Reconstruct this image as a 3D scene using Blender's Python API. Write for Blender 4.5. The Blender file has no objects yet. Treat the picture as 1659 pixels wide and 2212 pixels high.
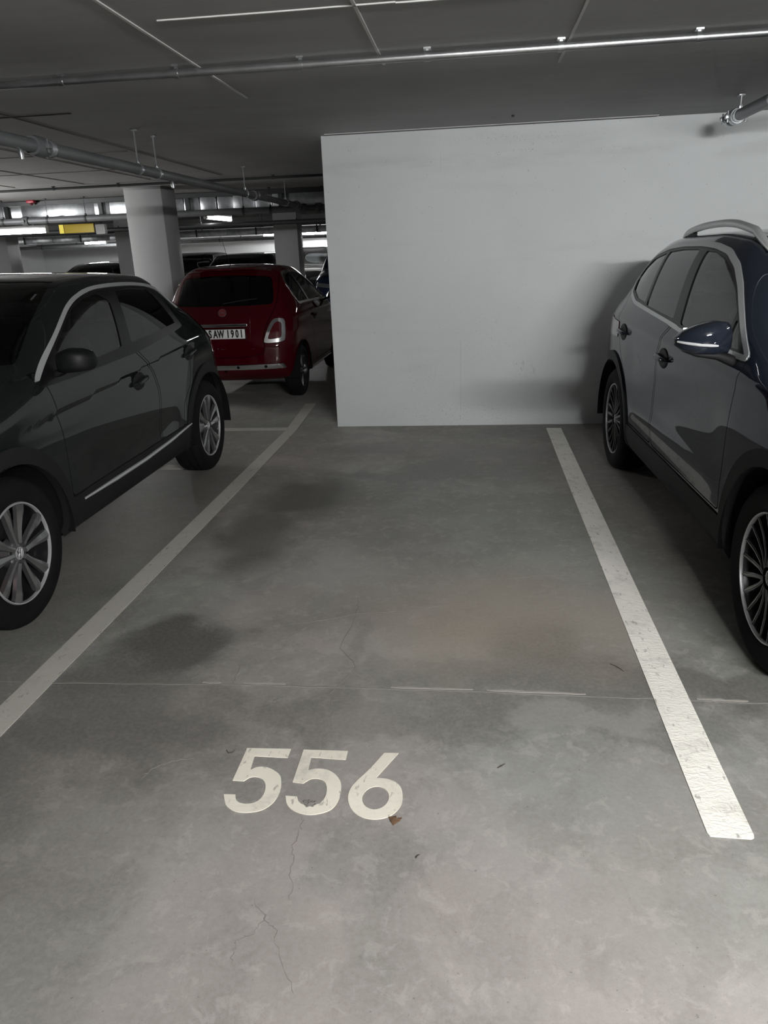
import bpy, bmesh, math, random
import numpy as np
from mathutils import Vector, Matrix, Euler

random.seed(7)
scene = bpy.context.scene
COL = scene.collection

# ------------------------------------------------------------------ camera
CAM_H = 1.53
def make_camera():
    yaw, pitch, roll, f = -0.12614, 0.33765, -0.039585, 1617.4
    f0 = Vector((math.sin(yaw), math.cos(yaw), 0)); r0 = Vector((math.cos(yaw), -math.sin(yaw), 0)); u0 = Vector((0, 0, 1))
    fw = f0*math.cos(pitch) - u0*math.sin(pitch); up = u0*math.cos(pitch) + f0*math.sin(pitch)
    r = r0*math.cos(roll) + up*math.sin(roll); u = up*math.cos(roll) - r0*math.sin(roll)
    cd = bpy.data.cameras.new('camera'); co = bpy.data.objects.new('camera', cd); COL.objects.link(co)
    m = Matrix((r, u, -fw)).transposed().to_4x4(); m.translation = (0, 0, CAM_H)
    co.matrix_world = m
    cd.sensor_fit = 'VERTICAL'; cd.sensor_height = 36.0; cd.lens = f/2212*36.0
    cd.clip_start = 0.05; cd.clip_end = 200
    scene.camera = co
make_camera()

# ------------------------------------------------------------------ world and exposure
wd = bpy.data.worlds.new('world'); scene.world = wd; wd.use_nodes = True
wd.node_tree.nodes['Background'].inputs[0].default_value = (0.5, 0.55, 0.6, 1)
wd.node_tree.nodes['Background'].inputs[1].default_value = 0.02
vs = scene.view_settings
vs.view_transform = 'Standard'; vs.look = 'None'; vs.gamma = 1.0; vs.use_curve_mapping = False
vs.exposure = 0.0
scene.cycles.use_denoising = True
scene.cycles.max_bounces = 7; scene.cycles.diffuse_bounces = 4; scene.cycles.glossy_bounces = 3
scene.cycles.transparent_max_bounces = 10; scene.cycles.use_adaptive_sampling = True; scene.cycles.adaptive_threshold = 0.03; scene.cycles.sample_clamp_indirect = 6.0

# the garage lamps (each is built as a fixture further down): x, y, z, along-x?, emission strength, drop to ceiling, label
LAMPS = [
    (1.45, -1.2, 2.24, True, 860.0, 'long strip lamp over the driving lane behind the viewer'),
    (4.1, 4.3, 2.30, False, 40.0, 'strip lamp above the bay on the far side of the blue grey crossover'),
    (-7.6, 9.4, 2.05, False, 330.0, 'strip lamp hanging beyond the left edge near the bright ceiling'),
    (-8.0, 12.95, 2.06, True, 40.0, 'strip lamp glowing below the metal duct left of the yellow sign'),
    (-4.85, 14.9, 2.22, False, 16.0, 'short strip lamp seen end on between the two square columns'),
    (-5.3, 21.2, 2.03, True, 30.0, 'strip lamp on the far side left of the thinner column', .8),
    (-5.0, 26.2, 2.15, True, 700.0, 'bright strip lamp on the far wall beside the partition edge'),
    (-11.5, 23.2, 2.06, True, 420.0, 'strip lamp before the far wall left of the thick column', .7),
    (-13.0, 16.5, 2.2, True, 30.0, 'strip lamp at the far left beyond the dark sedan'),
    (1.5, 14.9, 2.2, True, 40.0, 'strip lamp over the lane hidden behind the white partition'),
]
H = 2.418   # ceiling height

# ------------------------------------------------------------------ materials
MATS = {}
def mat(name, color=(0.5, 0.5, 0.5), rough=0.5, metal=0.0, coat=0.0, emit=None, es=0.0, spec=0.5, bump=0.0, bscale=200.0, var=0.0, vscale=5.0):
    if name in MATS: return MATS[name]
    m = bpy.data.materials.new(name); m.use_nodes = True; nt = m.node_tree; b = nt.nodes['Principled BSDF']
    b.inputs['Base Color'].default_value = (*color, 1); b.inputs['Roughness'].default_value = rough
    b.inputs['Metallic'].default_value = metal; b.inputs['Coat Weight'].default_value = coat
    b.inputs['Coat Roughness'].default_value = 0.04; b.inputs['Specular IOR Level'].default_value = spec
    if emit: b.inputs['Emission Color'].default_value = (*emit, 1); b.inputs['Emission Strength'].default_value = es
    tc = nt.nodes.new('ShaderNodeTexCoord')
    if var > 0:
        n = nt.nodes.new('ShaderNodeTexNoise'); n.inputs['Scale'].default_value = vscale; n.inputs['Detail'].default_value = 5
        nt.links.new(tc.outputs['Object'], n.inputs['Vector'])
        mr = nt.nodes.new('ShaderNodeMapRange'); mr.inputs[1].default_value = .3; mr.inputs[2].default_value = .7
        mr.inputs[3].default_value = 1-var; mr.inputs[4].default_value = 1+var
        nt.links.new(n.outputs[0], mr.inputs[0])
        mx = nt.nodes.new('ShaderNodeMix'); mx.data_type = 'RGBA'; mx.blend_type = 'MULTIPLY'; mx.inputs[0].default_value = 1
        mx.inputs[6].default_value = (*color, 1); nt.links.new(mr.outputs[0], mx.inputs[7]); nt.links.new(mx.outputs[2], b.inputs['Base Color'])
    if bump > 0:
        n2 = nt.nodes.new('ShaderNodeTexNoise'); n2.inputs['Scale'].default_value = bscale; n2.inputs['Detail'].default_value = 3
        nt.links.new(tc.outputs['Object'], n2.inputs['Vector'])
        bp = nt.nodes.new('ShaderNodeBump'); bp.inputs['Strength'].default_value = bump; bp.inputs['Distance'].default_value = 0.01
        nt.links.new(n2.outputs[0], bp.inputs['Height']); nt.links.new(bp.outputs[0], b.inputs['Normal'])
    MATS[name] = m
    return m

def glass_mat(name, tint, refl=1.0):
    if name in MATS: return MATS[name]
    m = bpy.data.materials.new(name); m.use_nodes = True; nt = m.node_tree
    for n in list(nt.nodes): nt.nodes.remove(n)
    out = nt.nodes.new('ShaderNodeOutputMaterial'); tr = nt.nodes.new('ShaderNodeBsdfTransparent'); tr.inputs[0].default_value = (*tint, 1)
    gl = nt.nodes.new('ShaderNodeBsdfGlossy'); gl.inputs['Roughness'].default_value = 0.01; gl.inputs[0].default_value = (refl, refl, refl, 1)
    fr = nt.nodes.new('ShaderNodeFresnel'); fr.inputs[0].default_value = 1.52
    mx = nt.nodes.new('ShaderNodeMixShader')
    nt.links.new(fr.outputs[0], mx.inputs[0]); nt.links.new(tr.outputs[0], mx.inputs[1]); nt.links.new(gl.outputs[0], mx.inputs[2])
    nt.links.new(mx.outputs[0], out.inputs[0]); MATS[name] = m
    return m

def paint_mat(name, color, flake=0.5):
    if name in MATS: return MATS[name]
    m = mat(name, color, rough=0.38, metal=flake, coat=1.0)
    nt = m.node_tree; b = nt.nodes['Principled BSDF']; b.inputs['Coat Roughness'].default_value = 0.03; b.inputs['Specular IOR Level'].default_value = 0.0
    tc = nt.nodes.new('ShaderNodeTexCoord'); v = nt.nodes.new('ShaderNodeTexNoise'); v.inputs['Scale'].default_value = 900
    nt.links.new(tc.outputs['Object'], v.inputs['Vector'])
    mr = nt.nodes.new('ShaderNodeMapRange'); mr.inputs[1].default_value = .35; mr.inputs[2].default_value = .65; mr.inputs[3].default_value = .75; mr.inputs[4].default_value = 1.3
    nt.links.new(v.outputs[0], mr.inputs[0])
    mx = nt.nodes.new('ShaderNodeMix'); mx.data_type = 'RGBA'; mx.blend_type = 'MULTIPLY'; mx.inputs[0].default_value = 1
    mx.inputs[6].default_value = (*color, 1); nt.links.new(mr.outputs[0], mx.inputs[7]); nt.links.new(mx.outputs[2], b.inputs['Base Color'])
    return m

BLACK = mat('black_plastic', (0.011, 0.011, 0.012), 0.6, spec=.22, bump=0.15, bscale=600)
GLOSSBLACK = mat('gloss_black', (0.006, 0.006, 0.007), 0.12, coat=0.6)
LINING = mat('black_lining', (0.006, 0.006, 0.0065), 0.9, spec=.1)
TRIMBLACK = mat('window_trim_black', (0.006, 0.006, 0.007), 0.35, spec=.3)
RUBBER = mat('tyre_rubber', (0.0055, 0.0055, 0.006), 0.8, spec=.15, bump=0.2, bscale=300, var=.2, vscale=14)
CHROME = mat('chrome', (0.75, 0.76, 0.77), 0.14, 1.0)
SATIN = mat('satin_aluminium', (0.55, 0.56, 0.57), 0.38, 0.55)
RIMGREY = mat('alloy_grey', (0.30, 0.30, 0.305), 0.25, 0.85)
RIMDARK = mat('alloy_black', (0.014, 0.014, 0.016), 0.3, 0.3, coat=0.5)
DISC = mat('brake_steel', (0.10, 0.10, 0.10), 0.45, 1.0)
REDCAL = mat('red_caliper', (0.22, 0.003, 0.012), 0.5)
SEAT = mat('seat_fabric', (0.05, 0.052, 0.055), 0.85, bump=0.3, bscale=350)
SEATL = mat('seat_light_fabric', (0.20, 0.21, 0.21), 0.8, bump=0.3, bscale=350)
GLASS = glass_mat('clear_car_glass', (0.62, 0.68, 0.66))
TINT = glass_mat('privacy_glass', (0.07, 0.07, 0.075))
LAMPGLASS = mat('red_lens', (0.07, 0.001, 0.004), 0.08, coat=1.0)
CLEARLENS = mat('pale_lens', (0.55, 0.56, 0.57), 0.08, coat=1.0)
HEADGLASS = mat('head_lamp_glass', (0.09, 0.095, 0.10), 0.06, coat=1.0, spec=.3)
PLATEWHITE = mat('plate_white', (0.75, 0.75, 0.74), 0.35)
PLATEINK = mat('plate_black_ink', (0.01, 0.01, 0.01), 0.4)
GALV = mat('galvanised_steel', (0.55, 0.57, 0.59), 0.32, 0.9, var=.25, vscale=9)
PIPEGREY = mat('pipe_grey', (0.13, 0.135, 0.14), 0.5, 0.2, var=.15, vscale=6)
PIPEDARK = mat('pipe_dark', (0.035, 0.037, 0.04), 0.5, 0.2)

# ------------------------------------------------------------------ mesh helpers
def link(o, parent=None):
    COL.objects.link(o)
    if parent is not None: o.parent = parent
    return o
def tag(o, label=None, cat=None, group=None, kind=None):
    if label: o['label'] = label
    if cat: o['category'] = cat
    if group: o['group'] = group
    if kind: o['kind'] = kind
    return o
def empty(name, loc=(0, 0, 0), rz=0.0, label=None, cat=None, group=None):
    o = bpy.data.objects.new(name, None); o.empty_display_size = .1; link(o); o.location = loc; o.rotation_euler = (0, 0, rz)
    return tag(o, label, cat, group)
def mesh_obj(name, V, F, m, parent=None, smooth=False, N=None):
    me = bpy.data.meshes.new(name)
    V = np.asarray(V, float)
    me.from_pydata(V.tolist(), [], [list(map(int, f)) for f in F])
    if m: me.materials.append(m)
    if smooth or N is not None:
        me.polygons.foreach_set('use_smooth', [True]*len(me.polygons))
    me.update()
    if N is not None and len(me.loops): me.normals_split_custom_set_from_vertices(np.asarray(N, float).tolist())
    return link(bpy.data.objects.new(name, me), parent)
def smooth_by_angle(me, ang=40):
    me.polygons.foreach_set('use_smooth', [True]*len(me.polygons))
    bm = bmesh.new(); bm.from_mesh(me); lim = math.radians(ang)
    for e in bm.edges:
        if len(e.link_faces) == 2 and e.calc_face_angle(0) > lim: e.smooth = False
        elif len(e.link_faces) != 2: e.smooth = False
    bm.to_mesh(me); bm.free(); me.update()

class MB:
    """collects simple solids and builds one mesh object"""
    def __init__(s): s.V = []; s.F = []
    def add(s, V, F):
        b = len(s.V); s.V += [tuple(v) for v in V]; s.F += [tuple(i+b for i in f) for f in F]; return s
    def box(s, c, d, rot=None):
        hx, hy, hz = d[0]/2, d[1]/2, d[2]/2
        P = [Vector((x, y, z)) for x in (-hx, hx) for y in (-hy, hy) for z in (-hz, hz)]
        if rot is not None: P = [rot @ p for p in P]
        P = [(p[0]+c[0], p[1]+c[1], p[2]+c[2]) for p in P]
        return s.add(P, [(0, 1, 3, 2), (4, 6, 7, 5), (0, 4, 5, 1), (2, 3, 7, 6), (0, 2, 6, 4), (1, 5, 7, 3)])
    def rbox(s, c, d, r=.01, rot=None, seg=2):
        bm = bmesh.new(); bmesh.ops.create_cube(bm, size=1)
        for v in bm.verts: v.co = Vector((v.co[0]*d[0], v.co[1]*d[1], v.co[2]*d[2]))
        bmesh.ops.bevel(bm, geom=list(bm.edges), offset=min(r, min(d)*.49), segments=seg, profile=.5, affect='EDGES')
        bm.verts.index_update()
        P = [v.co.copy() for v in bm.verts]
        if rot is not None: P = [rot @ p for p in P]
        P = [(p[0]+c[0], p[1]+c[1], p[2]+c[2]) for p in P]
        s.add(P, [[v.index for v in f.verts] for f in bm.faces]); bm.free(); return s
    def tube(s, path, r, n=10, cap=True, closed=False):
        path = [Vector(p) for p in path]; m = len(path); rr = r if hasattr(r, '__len__') else [r]*m
        V = []; F = []; up = None
        for i, p in enumerate(path):
            if closed: t = path[(i+1) % m]-path[i-1]
            else: t = path[min(i+1, m-1)]-path[max(i-1, 0)]
            t.normalize()
            if up is None:
                a = Vector((0, 0, 1)) if abs(t.z) < .9 else Vector((1, 0, 0)); up = (a-t*a.dot(t)).normalized()
            else: up = (up-t*up.dot(t)).normalized()
            sd = t.cross(up)
            for k in range(n):
                a = 2*math.pi*k/n; V.append(p+(up*math.cos(a)+sd*math.sin(a))*rr[i])
        for i in range(m if closed else m-1):
            j = (i+1) % m
            for k in range(n): F.append((i*n+k, i*n+(k+1) % n, j*n+(k+1) % n, j*n+k))
        if cap and not closed: F.append(tuple(reversed(range(n)))); F.append(tuple((m-1)*n+k for k in range(n)))
        F = [tuple(reversed(f)) for f in F]
        return s.add(V, F)
    def lathe(s, prof, n=48, axis='y', c=(0, 0, 0), closed=True, a0=0, a1=2*math.pi):
        full = abs(a1-a0-2*math.pi) < 1e-6; m = len(prof); na = n if full else n+1; V = []; F = []
        for i in range(na):
            a = a0+(a1-a0)*i/n; ca, sa = math.cos(a), math.sin(a)
            for r, h in prof:
                p = {'y': (r*ca, h, r*sa), 'z': (r*ca, r*sa, h), 'x': (h, r*ca, r*sa)}[axis]
                V.append((p[0]+c[0], p[1]+c[1], p[2]+c[2]))
        for i in range(n):
            j = (i+1) % na
            for k in range(m if closed else m-1):
                l = (k+1) % m; F.append((i*m+k, i*m+l, j*m+l, j*m+k))
        return s.add(V, F)
    def prism(s, poly, h, to3=lambda x, y, z: (x, y, z), h0=0.0):
        n = len(poly); V = [to3(x, y, h0) for x, y in poly]+[to3(x, y, h0+h) for x, y in poly]
        F = [tuple(reversed(range(n))), tuple(range(n, 2*n))]+[(i, (i+1) % n, n+(i+1) % n, n+i) for i in range(n)]
        return s.add(V, F)
    def loft(s, rings, cap=True):
        n = len(rings[0]); V = [p for r in rings for p in r]; F = []
        for i in range(len(rings)-1):
            for k in range(n): F.append((i*n+k, i*n+(k+1) % n, (i+1)*n+(k+1) % n, (i+1)*n+k))
        if cap: F.append(tuple(reversed(range(n)))); F.append(tuple((len(rings)-1)*n+k for k in range(n)))
        return s.add(V, F)
    def build(s, name, m, parent=None, ang=40, smooth=True):
        me = bpy.data.meshes.new(name); me.from_pydata(s.V, [], s.F); me.update()
        bm = bmesh.new(); bm.from_mesh(me); bmesh.ops.recalc_face_normals(bm, faces=bm.faces); bm.to_mesh(me); bm.free()
        if m: me.materials.append(m)
        if smooth: smooth_by_angle(me, ang)
        return link(bpy.data.objects.new(name, me), parent)
def inst(o, parent=None, loc=None, rot=None, name=None):
    c = o.copy(); link(c, parent)
    if loc is not None: c.location = loc
    if rot is not None: c.rotation_euler = rot
    return c
def chaikin(P, it=2, closed=True):
    P = [np.array(p, float) for p in P]
    for _ in range(it):
        Q = []; n = len(P)
        for i in range(n if closed else n-1):
            a, b = P[i], P[(i+1) % n]; Q += [a*.75+b*.25, a*.25+b*.75]
        if not closed: Q = [P[0]]+Q+[P[-1]]
        P = Q
    return np.array(P)

def rpoly(P, r=.03, it=2):
    """closed outline with only its corners rounded"""
    P = [np.array(p, float) for p in P]; n = len(P); Q = []
    for i in range(n):
        a, b, c = P[i-1], P[i], P[(i+1) % n]; la = np.linalg.norm(a-b); lc = np.linalg.norm(c-b)
        Q += [b+(a-b)/max(la, 1e-9)*min(r, .42*la), b, b+(c-b)/max(lc, 1e-9)*min(r, .42*lc)]
    return chaikin(Q, it)

# ------------------------------------------------------------------ surface materials of the building
class NT:
    def __init__(s, name):
        s.m = bpy.data.materials.new(name); s.m.use_nodes = True; s.t = s.m.node_tree; s.b = s.t.nodes['Principled BSDF']
        g = s.t.nodes.new('ShaderNodeNewGeometry'); s.P = g.outputs['Position']
    def n(s, ty, **k):
        x = s.t.nodes.new(ty)
        for a, b in k.items(): setattr(x, a, b)
        return x
    def l(s, a, b): s.t.links.new(a, b)
    def noise(s, scale, detail=4, rough=.55, vec=None, dist=0.0, stretch=None):
        x = s.n('ShaderNodeTexNoise'); x.inputs['Scale'].default_value = scale; x.inputs['Detail'].default_value = detail
        x.inputs['Roughness'].default_value = rough; x.inputs['Distortion'].default_value = dist
        v = vec or s.P
        if stretch:
            q = s.n('ShaderNodeVectorMath', operation='MULTIPLY'); q.inputs[1].default_value = stretch; s.l(v, q.inputs[0]); v = q.outputs[0]
        s.l(v, x.inputs['Vector']); return x.outputs[0]
    def mr(s, v, a, b, c=0.0, d=1.0, smooth=True):
        x = s.n('ShaderNodeMapRange'); x.interpolation_type = 'SMOOTHSTEP' if smooth else 'LINEAR'
        for i, q in enumerate((a, b, c, d)): x.inputs[i+1].default_value = q
        s.l(v, x.inputs[0]); return x.outputs[0]
    def math(s, op, a, b=None):
        x = s.n('ShaderNodeMath', operation=op)
        for i, q in enumerate((a, b)):
            if q is None: continue
            if isinstance(q, (int, float)): x.inputs[i].default_value = q
            else: s.l(q, x.inputs[i])
        return x.outputs[0]
    def mix(s, f, a, b, blend='MIX'):
        x = s.n('ShaderNodeMix', data_type='RGBA', blend_type=blend)
        for i, q in ((0, f), (6, a), (7, b)):
            if isinstance(q, (int, float)): x.inputs[i].default_value = q
            elif isinstance(q, tuple): x.inputs[i].default_value = (*q, 1)
            else: s.l(q, x.inputs[i])
        return x.outputs[2]
    def color(s, c): s.l(c, s.b.inputs['Base Color'])
    def bump(s, h, st=.3, d=.01):
        x = s.n('ShaderNodeBump'); x.inputs['Strength'].default_value = st; x.inputs['Distance'].default_value = d
        s.l(h, x.inputs['Height']); s.l(x.outputs[0], s.b.inputs['Normal'])
    def blob(s, vec, c, sx, sy, soft=.5):
        a = s.n('ShaderNodeVectorMath', operation='SUBTRACT'); s.l(vec, a.inputs[0]); a.inputs[1].default_value = (c[0], c[1], 0)
        b = s.n('ShaderNodeVectorMath', operation='MULTIPLY'); s.l(a.outputs[0], b.inputs[0]); b.inputs[1].default_value = (1/sx, 1/sy, 0)
        d = s.n('ShaderNodeVectorMath', operation='LENGTH'); s.l(b.outputs[0], d.inputs[0])
        return s.mr(d.outputs['Value'], 1.0, 1.0-soft, 0.0, 1.0)

def floor_material():
    t = NT('worn_concrete_floor')
    # wobble the coordinates so that stains get ragged outlines
    wn = t.n('ShaderNodeTexNoise'); wn.inputs['Scale'].default_value = 2.6; wn.inputs['Detail'].default_value = 6; wn.inputs['Roughness'].default_value = .62; t.l(t.P, wn.inputs['Vector'])
    w1 = t.n('ShaderNodeVectorMath', operation='SUBTRACT'); t.l(wn.outputs['Color'], w1.inputs[0]); w1.inputs[1].default_value = (.5, .5, .5)
    w2 = t.n('ShaderNodeVectorMath', operation='SCALE'); t.l(w1.outputs[0], w2.inputs[0]); w2.inputs['Scale'].default_value = .75
    w3 = t.n('ShaderNodeVectorMath', operation='ADD'); t.l(t.P, w3.inputs[0]); t.l(w2.outputs[0], w3.inputs[1]); WP = w3.outputs[0]
    big = t.mr(t.noise(.8, 5, .62, dist=.4), .38, .62); mid = t.mr(t.noise(2.3, 5, .62, dist=.6), .36, .64); fine = t.mr(t.noise(60, 3, .7), .3, .7)
    hue = t.mr(t.noise(.38, 3, .5), .42, .58)
    base = t.mix(hue, (.325, .297, .281), (.277, .290, .268))
    base = t.mix(big, t.mix(1.0, base, (.78, .78, .77), 'MULTIPLY'), base)
    base = t.mix(t.math('MULTIPLY', t.math('SUBTRACT', 1.0, mid), .36), base, (.20, .19, .175))
    base = t.mix(t.math('MULTIPLY', t.mr(t.noise(8, 4, .7, dist=1.0), .55, .75), .22), base, (.37, .348, .326))
    base = t.mix(t.math('MULTIPLY', t.mr(t.noise(3.4, 6, .66, dist=.7), .49, .56), .30), base, (.17, .158, .145))
    base = t.mix(t.math('MULTIPLY', t.mr(t.noise(1.3, 7, .64, dist=.5), .52, .555), .28), base, (.15, .157, .142))
    base = t.mix(t.math('MULTIPLY', t.mr(t.noise(13, 5, .72, dist=.5), .53, .62), .30), base, (.42, .395, .37))
    # damp, oily and worn patches where cars stand, plus painted shade at near left
    stains_and_shade = [((-1.22, 2.62), .36, .40, .75, .85), ((-1.35, 2.30), .5, .26, .7, .5), ((.27, 2.68), .26, .30, .85, .75), ((.45, 2.46), .55, .22, .55, .5), ((-.1, 2.45), .5, .17, .5, .35),
              ((-1.3, 2.02), .65, .34, .7, .55), ((-1.24, 3.9), .32, .75, .8, .55), ((-1.1, 4.6), .45, .55, .8, .6), ((-.2, 5.3), .34, .22, .5, .60), ((.15, 5.65), .75, .22, .7, .50),
              ((-.55, 5.05), .75, .14, .6, .45), ((.30, 5.25), .3, .5, .8, .40), ((-.5, 5.9), .9, .25, .8, .35), ((-1.9, 1.3), .85, 1.4, .7, .55), ((-1.1, 1.0), .35, 1.3, .8, .25),
              ((-2.2, 3.8), .8, 2.4, .5, .45), ((1.1, 2.5), .5, .18, .6, .55), ((-.1, 2.2), 1.3, .17, .55, .34), ((.55, 2.2), .42, .18, .4, .34), ((-.52, 2.75), .07, .5, .9, .3)]
    dark = None
    for c, sx, sy, so, st in stains_and_shade:
        v = t.math('MULTIPLY', t.blob(WP, c, sx, sy, so*.8), min(.92, st*1.2)); dark = v if dark is None else t.math('MAXIMUM', dark, v)
    base = t.mix(dark, base, (.080, .079, .070))
    # paler dusty patches
    pale = None
    for c, sx, sy, so, st in [((-.62, 3.35), .42, .5, .8, .5), ((.2, 3.2), .7, .7, .8, .25), ((.35, 2.16), .30, .12, .4, .3), ((-.3, 2.75), .5, .4, .8, .3)]:
        v = t.math('MULTIPLY', t.blob(WP, c, sx, sy, so), st); pale = v if pale is None else t.math('MAXIMUM', pale, v)
    base = t.mix(pale, base, (.38, .368, .34))
    rust = t.math('MULTIPLY', t.blob(WP, (.10, 2.95), .85, .75, .8), .6); base = t.mix(rust, base, (.31, .262, .205))
    speck = t.mr(t.noise(85, 2, .5), .70, .76); base = t.mix(t.math('MULTIPLY', speck, .5), base, (.05, .045, .04))
    base = t.mix(t.math('MULTIPLY', fine, .16), base, (.44, .42, .40)); base = t.mix(t.math('MULTIPLY', t.mr(t.noise(230, 3, .6), .55, .72), .28), base, (.13, .12, .11))
    t.color(base)
    t.l(t.mr(dark, 0, .8, .62, .38), t.b.inputs['Roughness'])
    t.bump(t.math('ADD', t.math('MULTIPLY', t.noise(150, 4, .7), .4), t.noise(7, 4, .6)), .12, .01)
    return t.m

def ceiling_material():
    t = NT('formwork_concrete_ceiling')
    a = t.mr(t.noise(.8, 5, .6), .3, .7); b = t.mr(t.noise(1.2, 6, .65, stretch=(.6, 6, 1)), .35, .65)
    c = t.mix(a, (.285, .285, .285), (.345, .345, .342)); c = t.mix(t.math('MULTIPLY', b, .25), c, (.26, .25, .235))
    t.color(c); t.b.inputs['Roughness'].default_value = .75
    t.bump(t.noise(25, 4, .6, stretch=(.3, 3, 1)), .05, .01)
    return t.m

def wall_material(name, base=(.62, .645, .655), marks=1.0, scuffs=False):
    t = NT(name)
    a = t.mr(t.noise(1.1, 5, .6), .35, .65)
    c = t.mix(a, tuple(v*.95 for v in base), base)
    c = t.mix(t.math('MULTIPLY', t.mr(t.noise(2.2, 6, .6, stretch=(.5, 1, 3.5)), .52, .72), .22*marks), c, (.42, .43, .43))
    c = t.mix(t.math('MULTIPLY', t.mr(t.noise(48, 3, .5), .715, .75), .6*marks), c, (.12, .10, .085))
    c = t.mix(t.math('MULTIPLY', t.mr(t.noise(5, 7, .75, stretch=(1, 1, 2.5), dist=2), .70, .74), .4*marks), c, (.28, .22, .18))
    if scuffs:   # scrapes, rust bleeding and a pencil line on the partition
        sx = t.n('ShaderNodeSeparateXYZ'); t.l(t.P, sx.inputs[0]); cx = t.n('ShaderNodeCombineXYZ'); t.l(sx.outputs[0], cx.inputs[0]); t.l(sx.outputs[2], cx.inputs[1]); W2 = cx.outputs[0]
        streak = t.mr(t.noise(14, 5, .7, vec=W2, dist=1.5, stretch=(1.6, .7, 1)), .56, .66); fleck = t.mr(t.noise(70, 3, .6, vec=W2), .58, .68)
        for cc, ax_, az_, st, tex, col in [((.43, .50), .16, .17, .55, streak, (.30, .31, .30)), ((.19, 2.205), .10, .035, .9, fleck, (.22, .12, .08)), ((.40, 2.23), .22, .02, .8, fleck, (.25, .20, .16)), ((1.10, 2.21), .22, .03, .7, fleck, (.22, .20, .18)),
                                          ((.35, 2.33), .9, .06, .5, fleck, (.25, .23, .2)), ((-1.05, 2.29), .12, .03, .7, fleck, (.25, .22, .2)), ((-.45, .45), .35, .3, .5, fleck, (.30, .29, .27)), ((-.1, .12), 1.2, .16, .6, fleck, (.28, .26, .24)), ((.1, .75), .5, .5, .35, fleck, (.3, .3, .29)), ((-.65, 1.27), .12, .04, .5, fleck, (.35, .35, .34))]:
            c = t.mix(t.math('MULTIPLY', t.math('MULTIPLY', t.blob(W2, cc, ax_, az_, .8), tex), st), c, col)
        for lx, z0_, z1_, wd_ in ((-.116, .10, .78, .0022), (-.271, 2.09, 2.25, .0016)):
            b1 = t.mr(t.math('ABSOLUTE', t.math('SUBTRACT', sx.outputs[0], lx)), wd_*1.3, wd_*.5); b2 = t.math('MULTIPLY', t.mr(sx.outputs[2], z0_, z0_+.05), t.mr(sx.outputs[2], z1_, z1_-.05))
            c = t.mix(t.math('MULTIPLY', t.math('MULTIPLY', b1, b2), .45), c, (.3, .31, .31))
        band = t.math('MULTIPLY', t.mr(t.math('ABSOLUTE', t.math('SUBTRACT', sx.outputs[2], 2.17)), .10, .02), t.mr(t.noise(1.5, 4, .6, vec=W2, stretch=(1, 4, 1)), .4, .65)); c = t.mix(t.math('MULTIPLY', band, .22), c, (.36, .38, .38))
    t.color(c); t.b.inputs['Roughness'].default_value = .6
    t.bump(t.noise(90, 4, .6), .05, .005)
    return t.m

FLOORM = floor_material(); CEILM = ceiling_material(); WALLM = wall_material('scuffed_white_wall_paint', marks=.55, scuffs=True)
FARWALLM = wall_material('far_white_wall_paint', (.55, .56, .57), .5); COLM = wall_material('column_white_paint', (.38, .38, .385), .5)

# ------------------------------------------------------------------ building shell
X0, X1, Y0, Y1 = -16.0, 9.0, -9.0, 28.0
def slab(name, x0, x1, y0, y1, z0, z1, m, bevel=0.0):
    b = MB()
    if bevel: b.rbox(((x0+x1)/2, (y0+y1)/2, (z0+z1)/2), (x1-x0, y1-y0, z1-z0), bevel, seg=2)
    else: b.box(((x0+x1)/2, (y0+y1)/2, (z0+z1)/2), (x1-x0, y1-y0, z1-z0))
    return b.build(name, m)
floor = tag(slab('floor', X0-.3, X1+.3, Y0-.3, Y1+.3, -.2, 0, FLOORM), 'stained grey concrete garage floor with damp patches', kind='structure')
ceiling = tag(slab('ceiling', X0-.3, X1+.3, Y0-.3, Y1+.3, H, H+.2, CEILM), 'grey concrete ceiling with formwork seams', kind='structure')
WY = 6.675
tag(slab('wall_back', -1.245, X1, WY, WY+.25, 0, H, WALLM, .004), 'white painted partition wall at the head of the empty bay', kind='structure')
tag(slab('wall_far', X0, X1, Y1, Y1+.25, 0, H, FARWALLM), 'distant white wall beyond the rows of cars', kind='structure')
tag(slab('wall_left', X0-.25, X0, Y0, Y1, 0, H, FARWALLM), 'pale side wall at the far left', kind='structure')
tag(slab('wall_right', X1, X1+.25, Y0, Y1, 0, H, WALLM), 'white side wall at the far right', kind='structure')
tag(slab('wall_front', X0, X1, Y0-.25, Y0, 0, H, wall_material('grey_wall_paint', (.22, .22, .215), .5)), 'grey wall across the lane behind the viewer', kind='structure')

# seams left by the formwork boards, on the ceiling
SEAM = mat('pale_seam_mortar', (.52, .52, .51), .8); SEAMD = mat('dark_seam', (.14, .13, .12), .9)  # one pale and one dark seam colour
def seam(pts, w, m, h=.006):
    b = MB()
    for (x0, y0), (x1, y1) in zip(pts[:-1], pts[1:]):
        L = math.hypot(x1-x0, y1-y0); b.box(((x0+x1)/2, (y0+y1)/2, H-h/2+.001), (L, w, h), Matrix.Rotation(math.atan2(y1-y0, x1-x0), 3, 'Z'))
    o = b.build('formwork_seam', m, ceiling, smooth=False); return o
for x, ya, yb in [(-1.36, -2, 4.95), (-.458, -2, 4.33), (.438, -2, 4.55), (1.34, -2, 3.3), (-2.27, -2, 3.3), (-2.95, 4.6, 9.3), (-3.85, 5.1, 9.4), (-4.75, 5.1, 9.5), (-5.65, 5.1, 9.5)]:
    seam([(x, ya), (x+random.uniform(-.004, .004), (ya+yb)/2), (x, yb)], .013, SEAM if x > -2.9 else SEAMD)
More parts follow.
